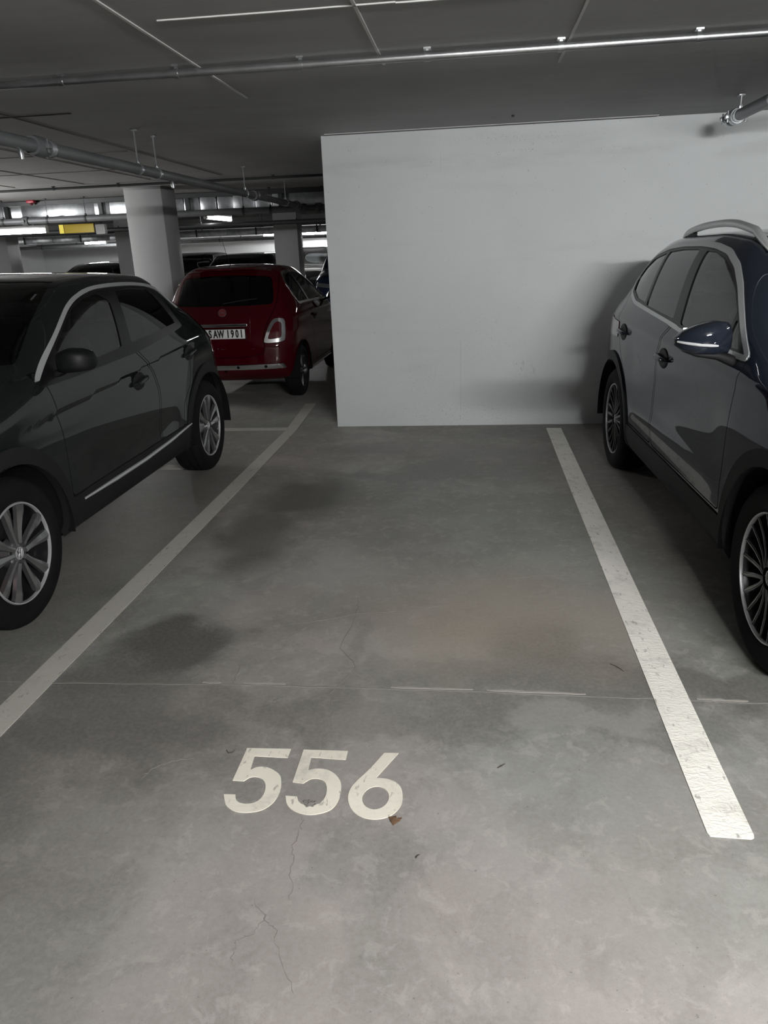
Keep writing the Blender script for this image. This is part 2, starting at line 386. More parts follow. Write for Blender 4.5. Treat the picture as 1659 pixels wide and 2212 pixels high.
for y, xa, xb in [(3.325, -1.25, -.30), (3.335, -.30, .3), (5.08, -6.5, -2.55), (6.9, -6.8, -3.0), (8.2, -7.0, -3.3)]:
    seam([(xa, y), ((xa+xb)/2, y+.004), (xb, y)], .010, SEAM if y < 4 else SEAMD)
seam([(-1.2, 6.60), (1.4, 6.60)], .02, SEAM)

# square columns
def column(x, y, w, d, label):
    r = empty('concrete_column', (x, y, 0), 0, label, 'column')
    MB().rbox((0, 0, H/2), (w, d, H), .012).build('shaft', COLM, r)
    MB().box((0, 0, .04), (w+.006, d+.006, .08)).build('plinth_band', mat('column_foot_grey', (.30, .30, .30), .8), r, smooth=False)
    return r
column(-4.335, 10.50, .52, .50, 'thick square white column rising left of the small red car')
column(-4.13, 17.50, .54, .50, 'thinner looking white column behind the red car near the partition edge')
column(-7.80, 17.50, .54, .50, 'distant grey column half hidden by the thick column')
column(-10.98, 17.50, .54, .50, 'distant grey column at the left edge of the picture')

# ------------------------------------------------------------------ floor markings
def paint_line_material(name, base, wave):
    t = NT(name)
    a = t.mr(t.noise(1.6, 5, .6), .35, .65); c = t.mix(a, tuple(v*.90 for v in base), base)
    c = t.mix(t.math('MULTIPLY', t.mr(t.noise(45, 4, .6, stretch=(1, .4, 1)), .60, .70), .6), c, (.16, .15, .135))
    c = t.mix(t.math('MULTIPLY', t.mr(t.noise(7, 6, .7), .50, .72), .40), c, (.30, .285, .26))
    t.color(c); t.b.inputs['Roughness'].default_value = .55
    t.bump(t.noise(75, 3, .5, dist=.8, stretch=(.55, 1, 1)), wave, .01)
    return t.m
LINEM = paint_line_material('white_line_paint', (.86, .84, .77), .35); LINEW = paint_line_material('worn_line_paint', (.50, .48, .435), .2)
def floor_poly(name, poly, m, h=.003, parent=None):
    b = MB(); b.prism(poly, h); return b.build(name, m, parent, smooth=False)
o = floor_poly('bay_line', [(.632, 1.712), (.637, 1.70), (.742, 1.697), (.750, 1.702), (.753, 1.712), (.7545, 4.0), (.755, 6.522), (.629, 6.527), (.6305, 4.0)], LINEM)
tag(o, 'thick white bay line painted on the floor beside the blue car', 'line')
o = floor_poly('bay_line', [(-1.725, 1.70), (-1.612, 1.70), (-1.603, 4.0), (-1.606, 6.55), (-1.672, 7.79), (-1.786, 7.79), (-1.704, 6.56), (-1.712, 4.0)], LINEW)
tag(o, 'worn pale bay line painted on the floor beside the dark grey green car', 'line')
o = floor_poly('bay_end_line', [(-4.0, 6.56), (-1.707, 6.56), (-1.712, 6.66), (-4.0, 6.66)], LINEW, .0026)
tag(o, 'thin pale cross line on the floor behind the dark grey green car', 'line')
o = floor_poly('floor_stub_mark', [(-2.39, 5.29), (-2.135, 5.29), (-2.19, 5.41), (-2.37, 5.41)], LINEW, .0026)
tag(o, 'short pale paint mark under the rear of the grey green car', 'line')

five1 = [(-0.736, 1.992), (-0.59, 1.997), (-0.59, 1.952), (-0.7, 1.954), (-0.695, 1.885), (-0.677, 1.9), (-0.65, 1.903), (-0.62, 1.889), (-0.595, 1.867), (-0.584, 1.84), (-0.577, 1.803), (-0.58, 1.763), (-0.594, 1.73), (-0.618, 1.709), (-0.651, 1.7), (-0.687, 1.702), (-0.718, 1.721), (-0.733, 1.745), (-0.744, 1.771), (-0.708, 1.772), (-0.7, 1.751), (-0.685, 1.738), (-0.661, 1.735), (-0.638, 1.744), (-0.626, 1.763), (-0.623, 1.792), (-0.629, 1.822), (-0.643, 1.844), (-0.664, 1.854), (-0.685, 1.851), (-0.7, 1.833), (-0.736, 1.834)]
five2 = [(-0.548, 1.996), (-0.402, 1.998), (-0.402, 1.955), (-0.515, 1.959), (-0.511, 1.896), (-0.489, 1.905), (-0.457, 1.904), (-0.427, 1.886), (-0.404, 1.856), (-0.395, 1.827), (-0.392, 1.786), (-0.398, 1.75), (-0.413, 1.725), (-0.44, 1.71), (-0.468, 1.704), (-0.499, 1.709), (-0.527, 1.724), (-0.545, 1.747), (-0.555, 1.777), (-0.52, 1.776), (-0.512, 1.757), (-0.502, 1.747), (-0.492, 1.743), (-0.483, 1.732), (-0.473, 1.738), (-0.464, 1.735), (-0.458, 1.748), (-0.448, 1.75), (-0.437, 1.773), (-0.435, 1.798), (-0.44, 1.827), (-0.452, 1.849), (-0.472, 1.859), (-0.495, 1.856), (-0.514, 1.835), (-0.548, 1.839)]
six = [(-0.283, 1.996), (-0.237, 1.998), (-0.295, 1.874), (-0.264, 1.873), (-0.234, 1.86), (-0.214, 1.835), (-0.206, 1.799), (-0.207, 1.764), (-0.223, 1.728), (-0.25, 1.706), (-0.283, 1.699), (-0.313, 1.705), (-0.34, 1.723), (-0.359, 1.753), (-0.368, 1.788), (-0.365, 1.825), (-0.35, 1.86), (-0.321, 1.913)]
def ring_smooth(P, sharp):
    out = []; n = len(P)
    for i in range(n):
        p0, p1, p2, p3 = [np.array(P[(i+k-1) % n]) for k in range(4)]
        out.append(tuple(p1))
        if i in sharp and (i+1) % n in sharp: continue
        m0 = np.zeros(2) if i in sharp else (p2-p0)/2
        m1 = np.zeros(2) if (i+1) % n in sharp else (p3-p1)/2
        if i in sharp: m0 = (p2-p1)*1.0
        if (i+1) % n in sharp: m1 = (p2-p1)*1.0
        for tt in (.33, .67):
            h = [2*tt**3-3*tt**2+1, tt**3-2*tt**2+tt, -2*tt**3+3*tt**2, tt**3-tt**2]
            out.append(tuple(p1*h[0]+m0*h[1]+p2*h[2]+m1*h[3]))
    return out
def digit(poly, hole, m, parent, ox, oy):
    bm = bmesh.new()
    def loop(P): 
        vs = [bm.verts.new((x-ox, y-oy, .0022)) for x, y in P]
        return [bm.edges.new((vs[i], vs[(i+1) % len(vs)])) for i in range(len(vs))]
    ed = loop(poly)
    if hole: ed += loop(hole)
    bmesh.ops.triangle_fill(bm, use_beauty=True, use_dissolve=False, edges=ed, normal=(0, 0, 1))
    r = bmesh.ops.extrude_face_region(bm, geom=list(bm.faces))
    for v in r['geom']:
        if isinstance(v, bmesh.types.BMVert): v.co.z = 0
    bmesh.ops.recalc_face_normals(bm, faces=bm.faces)
    me = bpy.data.meshes.new('digit'); bm.to_mesh(me); bm.free(); me.materials.append(m)
    return link(bpy.data.objects.new('digit', me), parent)
NUMM = paint_line_material('bay_number_paint', (.80, .765, .66), .08)
num = empty('bay_number', (-.47, 1.85, 0), 0, 'white number 556 painted on the floor of the empty bay', 'number')
sh5 = {0, 1, 2, 3, 4, 18, 19, len(five1)-2, len(five1)-1}
tag(digit(ring_smooth(five1, sh5), None, NUMM, num, -.47, 1.85), 'first digit 5')
sh5b = {0, 1, 2, 3, 4, 18, 19, 20, 21, 22, 23, 24, 25, 26, len(five2)-2, len(five2)-1}
tag(digit(ring_smooth(five2, sh5b), None, NUMM, num, -.47, 1.85), 'second digit 5 with a chipped foot')
hole6 = [(-.2855+.0395*math.cos(a), 1.7875+.0495*math.sin(a)) for a in [i*2*math.pi/28 for i in range(28)]]
tag(digit(ring_smooth(six, {0, 1, 2}), hole6, NUMM, num, -.47, 1.85), 'digit 6')

# cracks and the construction joint, thin ribbons let into the floor surface
CRACK = mat('crack_dirt', (.20, .185, .17), .9); JOINTL = mat('joint_filler_pale', (.32, .305, .28), .9)
def ribbon(pts, w, m, name='crack', jit=.006, h=.0012, sub=7):
    P = []
    for a, b in zip(pts[:-1], pts[1:]):
        for k in range(sub):
            u = k/sub; P.append((a[0]+(b[0]-a[0])*u+random.uniform(-jit, jit), a[1]+(b[1]-a[1])*u+random.uniform(-jit, jit)))
    P.append(pts[-1]); n = len(P); V = []; F = []
    for i, p in enumerate(P):
        q0 = P[max(0, i-1)]; q1 = P[min(n-1, i+1)]; d = math.hypot(q1[0]-q0[0], q1[1]-q0[1]) or 1
        nx, ny = -(q1[1]-q0[1])/d, (q1[0]-q0[0])/d; ww = w*random.uniform(.4, 1.2)*(.3 if i in (0, n-1) else 1)/2
        V += [(p[0]+nx*ww, p[1]+ny*ww, h), (p[0]-nx*ww, p[1]-ny*ww, h), (p[0]+nx*ww, p[1]+ny*ww, -.002), (p[0]-nx*ww, p[1]-ny*ww, -.002)]
    for i in range(n-1):
        a, b = i*4, i*4+4; F += [(a, a+1, b+1, b), (a+2, b+2, b+3, a+3), (a, b, b+2, a+2), (a+1, a+3, b+3, b+1)]
    b = MB(); b.add(V, F); return b.build(name, m, floor, smooth=False)
for pts, w in [([(-.531, 3.129), (-.515, 2.943), (-.539, 2.656), (-.451, 2.517), (-.521, 2.321), (-.481, 2.126), (-.485, 2.02)], .0045),
               ([(-.485, 1.70), (-.48, 1.65), (-.488, 1.58), (-.472, 1.5), (-.455, 1.405)], .0035),
               ([(-.549, 1.397), (-.5, 1.346), (-.469, 1.316), (-.44, 1.243), (-.387, 1.157)], .003), ([(-.502, 1.353), (-.521, 1.299), (-.554, 1.277), (-.548, 1.223)], .0025),
               ([(-1.028, 1.807), (-1.021, 1.862), (-.964, 1.911), (-.894, 1.932)], .004), ([(-.914, 2.511), (-.905, 2.361)], .004),
               ([(-.806, 2.844), (-.651, 2.893), (-.518, 2.965), (-.292, 2.997), (-.047, 3.099)], .004), ([(.17, 3.36), (.33, 3.40), (.49, 3.42)], .003), ([(.02, 2.62), (.09, 2.60), (.14, 2.64)], .0025)]:
    ribbon(pts, w*.6, CRACK)
ribbon([(-2.2, 2.345), (-1.635, 2.338), (-.907, 2.366), (-.206, 2.368), (.455, 2.36), (1.011, 2.349), (1.6, 2.34)], .007, mat('joint_dirt', (.20, .19, .175), .9), 'construction_joint', .003, .0014, 12)
for a, b in [((-.86, 2.377), (-.70, 2.38)), ((-.30, 2.380), (.0, 2.381)), ((.05, 2.379), (.40, 2.372)), ((.78, 2.362), (.95, 2.36)), ((-1.02, 2.375), (-.95, 2.374))]:
    ribbon([a, b], .013, JOINTL, 'joint_filler', .0025, .0018, 9)
# crumbled chip in the second digit, small ridges of broken paint
CH = MB()
for k in range(26):
    a = random.uniform(0, 6.28); r = random.uniform(0, 1)**.5
    CH.rbox((-.478+.022*r*math.cos(a), 1.750+.012*r*math.sin(a), .001), (random.uniform(.003, .009), random.uniform(.003, .007), random.uniform(.003, .006)), .001, Matrix.Rotation(a, 3, 'Z'), 1)
tag(CH.build('concrete_crumbs', mat('crumb_dark', (.16, .15, .14), .9), floor), kind='stuff')

def litter():
    L = [(-0.239, 1.712), (-0.229, 1.709), (-0.216, 1.712), (-0.215, 1.702), (-0.199, 1.709), (-0.205, 1.693), (-0.223, 1.679), (-0.23, 1.691)]
    cx, cy = -.219, 1.697; V = [(0, 0, .010)]+[(x-cx, y-cy, .0015+.005*((i*7) % 3)/2) for i, (x, y) in enumerate(L)]
    n = len(L); V2 = [(x, y, z-.0012) for x, y, z in V]
    F = [(0, 1+i, 1+(i+1) % n) for i in range(n)]; F2 = [tuple(reversed([k+n+1 for k in f])) for f in F]
    W = [(1+i, n+2+i, n+2+(i+1) % n, 1+(i+1) % n) for i in range(n)]
    r = empty('dry_leaf', (cx, cy, 0), 0, 'crumpled brown dry leaf lying at the foot of the painted 6', 'leaf')
    MB().add(V+V2, F+F2+W).build('blade', mat('leaf_brown', (.115, .065, .035), .8, var=.4, vscale=60), r)
    MB().tube([(-.018, .012, .004), (0, 0, .0115), (.016, -.002, .008)], .0009, 6).build('vein', mat('leaf_vein', (.16, .10, .06), .8), r)
    tw = mat('twig_bark', (.06, .048, .036), .85)
    for P, lab in [([(.076, 1.945), (.087, 1.954), (.100, 1.967)], 'short dark twig on the floor right of the number'),
                   ([(-.150, 1.564), (-.146, 1.572), (-.140, 1.577)], 'tiny dark twig on the floor below the number'),
                   ([(.52, 2.584), (.538, 2.568), (.552, 2.549), (.562, 2.529)], 'curved dark fibre on the floor left of the thick white line'),
                   ([(-.801, 1.976), (-.79, 1.962), (-.778, 1.966), (-.772, 1.982)], 'hooked dark twig on the floor left of the first digit')]:
        o = MB().tube([(x-P[0][0], y-P[0][1], .0025) for x, y in P], [.0016]*(len(P)-1)+[.0007], 6).build('twig', tw); o.location = (*P[0], 0); tag(o, lab, 'twig')
litter()

# ------------------------------------------------------------------ car bodies: one smooth half shell, cut along panel outlines
def pchip(x, y, xq):
    x = np.asarray(x, float); y = np.asarray(y, float); one = y.ndim == 1
    if one: y = y[:, None]
    h = np.diff(x)[:, None]; d = np.diff(y, axis=0)/h; n = len(x); m = np.zeros_like(y)
    if n > 2:
        w1 = 2*h[1:]+h[:-1]; w2 = h[1:]+2*h[:-1]; ok = d[1:]*d[:-1] > 0
        with np.errstate(divide='ignore', invalid='ignore'): mm = (w1+w2)/(w1/d[:-1]+w2/d[1:])
        m[1:-1] = np.where(ok, mm, 0)
    m[0] = d[0]; m[-1] = d[-1]
    i = np.clip(np.searchsorted(x, xq)-1, 0, n-2); t = ((xq-x[i])/(x[i+1]-x[i]))[:, None]; hh = h[i]
    r = (2*t**3-3*t**2+1)*y[i]+(t**3-2*t**2+t)*hh*m[i]+(-2*t**3+3*t**2)*y[i+1]+(t**3-t**2)*hh*m[i+1]
    return r[:, 0] if one else r
def sstep(a, b, x):
    t = np.clip((x-a)/(b-a), 0, 1); return t*t*(3-2*t)
SEGN = np.array([3, 2, 4, 12, 14, 12, 10, 22, 7, 7, 6])
def half_shell(sp):
    T = np.array(sp['table'], float); xf, xr = T[0, 0], T[-1, 0]; rf, rr = sp.get('rf', .10), sp.get('rr', .10)
    lod = sp.get('lod', 1.0); nx = int(170*lod); seg = np.maximum(1, (SEGN*lod).round().astype(int))
    ncap = 7
    xs = [xf+rf-rf*math.cos(a*math.pi/2/ncap) for a in range(ncap)]; ins = [rf*(1-math.sin(a*math.pi/2/ncap)) for a in range(ncap)]
    mid = np.linspace(xf+rf, xr-rr, nx); xs += list(mid); ins += [0]*nx
    xs += [xr-rr+rr*math.sin(a*math.pi/2/ncap) for a in range(1, ncap+1)]; ins += [rr*(1-math.cos(a*math.pi/2/ncap)) for a in range(1, ncap+1)]
    xs = np.array(xs); ins = np.array(ins); R = pchip(T[:, 0], T[:, 1:], xs)
    W, zb, zbe, ybe, z7, y7, z8, y8, zc = R.T
    q = zbe-zb; o = np.zeros_like(W)
    Y = np.stack([o, .72*W, W-.060, W-.022, W-.006, W, W-.010, ybe, y7, y8, .5*y8, o], 1)
    Z = np.stack([zb, zb, zb+.012, zb+.085, zb+.40*q, zb+.66*q, zb+.87*q, zbe, z7, z8, zc-.26*(zc-z8), zc], 1)
    G = []
    for i in range(len(xs)):
        P = np.stack([Y[i], Z[i]], 1); cl = np.concatenate([[0], np.cumsum(np.hypot(*np.diff(P, axis=0).T)+1e-6)])
        tq = np.concatenate([np.linspace(cl[k], cl[k+1], seg[k], endpoint=False) for k in range(11)]+[[cl[-1]]])
        S = pchip(cl, P, tq); zc0 = (zb[i]+zc[i])/2; k = ins[i]
        if k > 0:
            S[:, 0] *= 1-k/max(W[i], .1); S[:, 1] = zc0+(S[:, 1]-zc0)*(1-k/((zc[i]-zb[i])/2))
        G.append(np.column_stack([np.full(len(S), xs[i]), S]))
    G = np.array(G); G[:, 0, 1] = 0; G[:, -1, 1] = 0
    ni, nj = G.shape[:2]; V = G.reshape(-1, 3); idx = np.arange(ni*nj).reshape(ni, nj)
    a, b, c, d = idx[:-1, :-1], idx[:-1, 1:], idx[1:, 1:], idx[1:, :-1]
    F = np.concatenate([np.stack([a, b, c], -1).reshape(-1, 3), np.stack([a, c, d], -1).reshape(-1, 3)])
    Vl = [V]; Fl = [F]; base = len(V)
    nc = max(8, int(26*lod))
    for row, flip in ((0, True), (ni-1, False)):   # end caps
        ring = G[row]; ids = np.zeros((nj, nc+1), int); extra = []
        for j in range(nj):
            if ring[j, 1] < 1e-6: ids[j, :] = idx[row, j]; continue
            for k in range(nc):
                extra.append((ring[j, 0], ring[j, 1]*k/nc, ring[j, 2])); ids[j, k] = base+len(extra)-1
            ids[j, nc] = idx[row, j]
        a, b, c, d = ids[:-1, :-1], ids[:-1, 1:], ids[1:, 1:], ids[1:, :-1]
        f = np.concatenate([np.stack([a, b, c], -1).reshape(-1, 3), np.stack([a, c, d], -1).reshape(-1, 3)])
        if flip: f = f[:, ::-1]
        Vl.append(np.array(extra)); Fl.append(f); base += len(extra)
    V = np.concatenate(Vl); F = np.concatenate(Fl)
    ok = (F[:, 0] != F[:, 1]) & (F[:, 1] != F[:, 2]) & (F[:, 0] != F[:, 2]); F = F[ok]
    # lean of nose and tail, curved plan
    x, y, z = V.T.copy(); x0 = x.copy()
    Lr = np.array(sp['lean_rear']); Lf = np.array(sp['lean_front'])
    fr = sstep(sp.get('lr0', xr-1.1), xr, x0); ff = sstep(xf+.7, xf, x0)
    x = x+np.interp(z, Lr[:, 0], Lr[:, 1])*fr+np.interp(z, Lf[:, 0], Lf[:, 1])*ff
    x = x-sp.get('plan_rear', .10)*(y/.75)**2*sstep(xr-.35, xr, x0)+sp.get('plan_front', .18)*(y/.75)**2*sstep(xf+.4, xf, x0)
    if 'side' in sp: y = np.where(y > .35, y+sp['side'](x, z)*sstep(.35, .6, y), y)
    V = np.stack([x, y, z], 1)
    fn = np.cross(V[F[:, 1]]-V[F[:, 0]], V[F[:, 2]]-V[F[:, 0]]); keep = np.linalg.norm(fn, axis=1) > 1e-10; F = F[keep]; fn = fn[keep]
    N = np.zeros_like(V)
    for k in range(3): np.add.at(N, F[:, k], fn)
    N[np.abs(V[:, 1]) < 1e-6, 1] = 0
    N /= np.linalg.norm(N, axis=1, keepdims=True)+1e-12
    return V, N, F
def compact(V, N, F):
    F = np.asarray(F, int).reshape(-1, 3); u, inv = np.unique(F, return_inverse=True); return V[u], N[u], inv.reshape(-1, 3)
def split(M, d):
    V, N, F = M
    if len(F) == 0: return M, M
    d = np.asarray(d, float); d = np.where(np.abs(d) < 1e-7, 1e-7, d); s = d > 0; cnt = s[F].sum(1)
    fi = F[cnt == 3].tolist(); fo = F[cnt == 0].tolist(); mixed = F[(cnt > 0) & (cnt < 3)]
    nV = []; nN = []; key = {}; b = len(V)
    def cut(p, q):
        k = (p, q) if p < q else (q, p)
        if k not in key:
            t = d[k[0]]/(d[k[0]]-d[k[1]]); nV.append(V[k[0]]*(1-t)+V[k[1]]*t); nn = N[k[0]]*(1-t)+N[k[1]]*t; nN.append(nn/(np.linalg.norm(nn)+1e-12)); key[k] = b+len(nV)-1
        return key[k]
    for f in mixed:
        a = [int(v) for v in f]; sa = [bool(s[v]) for v in a]
        odd = sa.index(True) if sum(sa) == 1 else sa.index(False)
        p, q, r = a[odd], a[(odd+1) % 3], a[(odd+2) % 3]; c1 = cut(p, q); c2 = cut(p, r)
        tri = [(p, c1, c2)]; quad = [(c1, q, r), (c1, r, c2)]
        if sum(sa) == 1: fi += tri; fo += quad
        else: fo += tri; fi += quad
    if nV: V = np.concatenate([V, np.array(nV)]); N = np.concatenate([N, np.array(nN)])
    return compact(V, N, fi), compact(V, N, fo)
def psdf(P, x, z):
    """signed distance to a closed polygon, positive inside"""
    P = np.asarray(P, float); A = P; B = np.roll(P, -1, 0); best = np.full(len(x), 1e9); ins = np.zeros(len(x), bool)
    for (ax, az), (bx, bz) in zip(A, B):
        ex, ez = bx-ax, bz-az; t = np.clip(((x-ax)*ex+(z-az)*ez)/(ex*ex+ez*ez+1e-12), 0, 1)
        best = np.minimum(best, np.hypot(x-ax-t*ex, z-az-t*ez))
        if az != bz: ins ^= ((az > z) != (bz > z)) & (x < (bx-ax)*(z-az)/(bz-az)+ax)
    return np.where(ins, best, -best)
def pathdist(P, x, z):
    P = np.asarray(P, float); best = np.full(len(x), 1e9)
    for (ax, az), (bx, bz) in zip(P[:-1], P[1:]):
        ex, ez = bx-ax, bz-az; t = np.clip(((x-ax)*ex+(z-az)*ez)/(ex*ex+ez*ez+1e-12), 0, 1); best = np.minimum(best, np.hypot(x-ax-t*ex, z-az-t*ez))
    return best
def shellpart(name, M, m, parent, mode='sides', off=0.0, thick=0.012, label=None, side=None, smoothn=True):
    """turn a cut piece of the half shell into mesh objects: 'sides' one on each side, 'join' mirrored into one"""
    V, N, F = M
    if len(F) == 0: return []
    V = V+N*off
    V[:, 1] = np.maximum(V[:, 1], 0)
    def solid(V, N, F, flip):
        if flip: V = V*[1, -1, 1]; N = N*[1, -1, 1]; F = F[:, ::-1]
        if thick <= 0: return V, N, F
        n = len(V); E = np.concatenate([F[:, [0, 1]], F[:, [1, 2]], F[:, [2, 0]]]); ks = np.sort(E, 1)
        _, first, cnt = np.unique(ks, axis=0, return_index=True, return_counts=True); B = E[first[cnt == 1]]
        B = B[~((np.abs(V[B[:, 0], 1]) < 1e-5) & (np.abs(V[B[:, 1], 1]) < 1e-5))]
        I = V-N*thick
        Vw = np.concatenate([V[B[:, 0]], V[B[:, 1]], I[B[:, 1]], I[B[:, 0]]]); k = len(B)
        wn = np.cross(V[B[:, 1]]-V[B[:, 0]], N[B[:, 0]]); wn /= np.linalg.norm(wn, axis=1, keepdims=True)+1e-12
        ar = np.arange(k)+2*n; Fw = np.concatenate([np.stack([ar+k, ar, ar+3*k], 1), np.stack([ar+k, ar+3*k, ar+2*k], 1)])
        return np.concatenate([V, I, Vw]), np.concatenate([N, -N, wn, wn, wn, wn]), np.concatenate([F, F[:, ::-1]+n, Fw])
    a = solid(V, N, F, False); b = solid(V, N, F, True); out = []
    if mode == 'join':
        parts = [(np.concatenate([a[0], b[0]]), np.concatenate([a[1], b[1]]), np.concatenate([a[2], b[2]+len(a[0])]))]
    else: parts = [a, b]
    for v, nn, f in parts:
        o = mesh_obj(name, v, f, m, parent, N=nn)
        if label: o['label'] = label
        out.append(o)
    return out

# wheels -------------------------------------------------------------------
def loop_ring(n, f): return [f(2*math.pi*k/n) for k in range(n)]
def emblem_vw(r, m, parent, y, name='cap_emblem'):
    b = MB(); b.lathe([(r, y), (r, y+.002), (r*.86, y+.002), (r*.86, y)], 28)
    def st(a, c, w=.11*r):
        a = Vector((a[0]*r, 0, a[1]*r)); c = Vector((c[0]*r, 0, c[1]*r)); mid = (a+c)/2; dd = c-a
        b.box((mid.x, y+.001, mid.z), (dd.length, .002, w), Matrix.Rotation(-math.atan2(dd.z, dd.x), 3, 'Y'))
    for s in (-1, 1):
        st((s*.36, .78), (0, .10)); st((s*.74, .45), (s*.34, -.76)); st((s*.34, -.76), (0, -.06))
    return b.build(name, m, parent, smooth=False)
def make_wheel(car, style, R, rr, w, detail=True):
    """tyre is the wheel itself; the rest are its parts. axis y, outer face towards +y"""
    h = w/2
    tyre = MB().lathe([(rr, h-.022), (rr+.008, h-.010), (rr+.02, h-.003), ((R+rr)/2, h+.002), (R-.028, h-.006), (R-.010, h-.022), (R-.002, h-.040), (R, h*.55),
                       (R-.007, h*.53), (R-.007, h*.47), (R, h*.45), (R, h*.06), (R-.007, h*.04), (R-.007, -h*.04), (R, -h*.06), (R, -h*.45), (R-.007, -h*.47), (R-.007, -h*.53), (R, -h*.55),
                       (R-.002, -h+.04), (R-.012, -h+.015), ((R+rr)/2, -h-.002), (rr, -h+.02)], 64 if detail else 28).build('wheel', RUBBER, car, 35)
    if not detail:
        MB().lathe([(rr, h-.02), (rr*.5, h-.035), (.001, h-.03), (.001, h-.06), (rr, h-.06)], 24).build('rim', RIMGREY, tyre); return tyre
    rimm = RIMGREY if style != 'multi' else RIMDARK
    MB().lathe([(rr+.004, h-.016), (rr+.001, h-.010), (rr-.004, h-.011), (rr-.006, h-.020), (rr-.004, h-.030), (rr, h-.03)], 64).build('rim', SATIN if style != 'small' else RIMDARK, tyre)
    MB().lathe([(rr-.010, h-.021), (rr-.018, h-.06), (rr-.03, -h+.03), (rr-.002, -h+.02), (rr-.002, h-.03)], 48).build('rim_barrel', RIMDARK, tyre)
    MB().lathe([(.001, -h+.05), (rr-.02, -h+.05), (rr-.02, -h+.04), (.001, -h+.04)], 32).build('wheel_back', LINING, tyre)
    MB().lathe([(.06, h-.095), (rr*.70, h-.095), (rr*.70, h-.115), (.06, h-.115)], 40).build('brake_disc', DISC, tyre)
    cal = MB(); a0, a1 = math.radians(-38), math.radians(18)
    cal.lathe([(rr*.55, h-.075), (rr*.86, h-.075), (rr*.86, h-.135), (rr*.55, h-.135)], 8, a0=a0, a1=a1)
    cal.build('brake_caliper', REDCAL if style == 'paddle' else DISC, tyre)
    ycap = h-.026
    MB().lathe([(.001, ycap), (.030, ycap), (.036, ycap-.003), (.058, ycap-.012), (.066, ycap-.05), (.001, ycap-.05)], 32).build('hub', rimm, tyre)
    if style == 'paddle':
        sp = None
        for k in range(10):
            ang = (k//2)*72+(16.5 if k % 2 else -16.5)+20
            if sp is None:
                rings = []
                for r, hw, dy, cr in [(.045, .011, -.014, .003), (.075, .010, -.016, .005), (.11, .013, -.016, .006), (.15, .018, -.013, .007), (.185, .0225, -.010, .006), (rr-.004, .025, -.012, .004)]:
                    yy = h+dy-.004; sk = .010*(r-.045)/.17
                    rings.append([(r, yy-.022, -hw+sk), (r, yy, -hw+sk), (r, yy+cr, -hw*.15+sk), (r, yy-.004, hw+sk), (r, yy-.022, hw+sk)])
                sp = MB().loft(rings).build('spoke', RIMGREY, tyre, 25)
                o = sp
            else: o = inst(sp, tyre)
            o.rotation_euler = (0, math.radians(-ang), 0); 
            if k % 2: o.scale = (1, 1, -1)
    elif style == 'multi':
        sp = ed = None
        for k in range(10):
            ang = k*36+8
            if sp is None:
                v = MB(); e = MB()
                for s in (-1, 1):
                    rings = []; er = []
                    for r, c, hw in [(.042, .004, .0075), (.10, .014, .008), (.16, .0245, .009), (rr-.006, .034, .0085)]:
                        yy = h-.018-.010*math.sin(math.pi*min(1, (r-.04)/.18))
                        rings.append([(r, yy-.025, s*c-hw), (r, yy-.002, s*c-hw), (r, yy-.002, s*c+hw), (r, yy-.025, s*c+hw)])
                        er.append([(r, yy-.003, s*c-.002), (r, yy+.0012, s*c-.002), (r, yy+.0012, s*c+.002), (r, yy-.003, s*c+.002)])
                    v.loft(rings); e.loft(er)
                sp = v.build('spoke', RIMDARK, tyre, 25); ed = e.build('spoke_edge', RIMGREY, tyre, 25); a, b = sp, ed
            else: a, b = inst(sp, tyre), inst(ed, tyre)
            for o in (a, b): o.rotation_euler = (0, math.radians(-ang), 0)
    else:
        sp = None
        for k in range(8):
            if sp is None:
                sp = MB().loft([[(r, h-.045, -hw), (r, h-.02, -hw*.6), (r, h-.02, hw*.6), (r, h-.045, hw)] for r, hw in [(.045, .016), (.10, .014), (rr-.006, .022)]]).build('spoke', RIMDARK, tyre, 25); o = sp
            else: o = inst(sp, tyre)
            o.rotation_euler = (0, math.radians(-45*k), 0)
    emblem_vw(.028, SATIN, tyre, ycap) if style != 'small' else None
    bolts = MB()
    for k in range(5):
        a = math.radians(72*k+20); bolts.lathe([(.001, ycap-.006), (.006, ycap-.006), (.0075, ycap-.02), (.001, ycap-.02)], 8, c=(.049*math.cos(a), 0, .049*math.sin(a)))
    tag(bolts.build('wheel_bolts', DISC, tyre), kind='stuff')
    return tyre
def copy_wheel(w, car):
    c = inst(w, car)
    for ch in list(w.children): inst(ch, c)
    return c

def rrect(cx, cz, hx, hz, y, n=20, p=3.2):
    out = []
    for k in range(n):
        a = 2*math.pi*k/n; ca, sa = math.cos(a), math.sin(a)
        out.append((cx+hx*math.copysign(abs(ca)**(2/p), ca), y, cz+hz*math.copysign(abs(sa)**(2/p), sa)))
    return out
def mirror(car, s, sections, paint, x0, indicator=None, armz=None, arm=None, lower=None):
    """sections: (y, x centre, z centre, half depth, half height)"""
    rings = [rrect(xc, zc, hx, hz, s*y) for y, xc, zc, hx, hz in sections]
    o = MB().loft(rings).build('side_mirror', paint, car, 50)
    y0, y1 = sections[1][0], sections[-2][0]
    g = MB(); m = sections[len(sections)//2]
    g.rbox((m[1]+m[3]*.98, s*(y0+y1)/2, m[2]), (.008, (y1-y0)*.8, m[4]*1.45), .003); g.build('mirror_glass', CHROME, o)
    if indicator:
        b = MB(); b.tube([(x, s*y, z) for x, y, z in indicator], [.004]+[.006]*(len(indicator)-2)+[.004], 8); b.build('indicator_strip', CLEARLENS, o)
    if lower:
        b = MB(); b.loft([rrect(xc, zc, hx, hz, s*y) for y, xc, zc, hx, hz in lower]); b.build('mirror_foot', BLACK, o, 50)
    return o
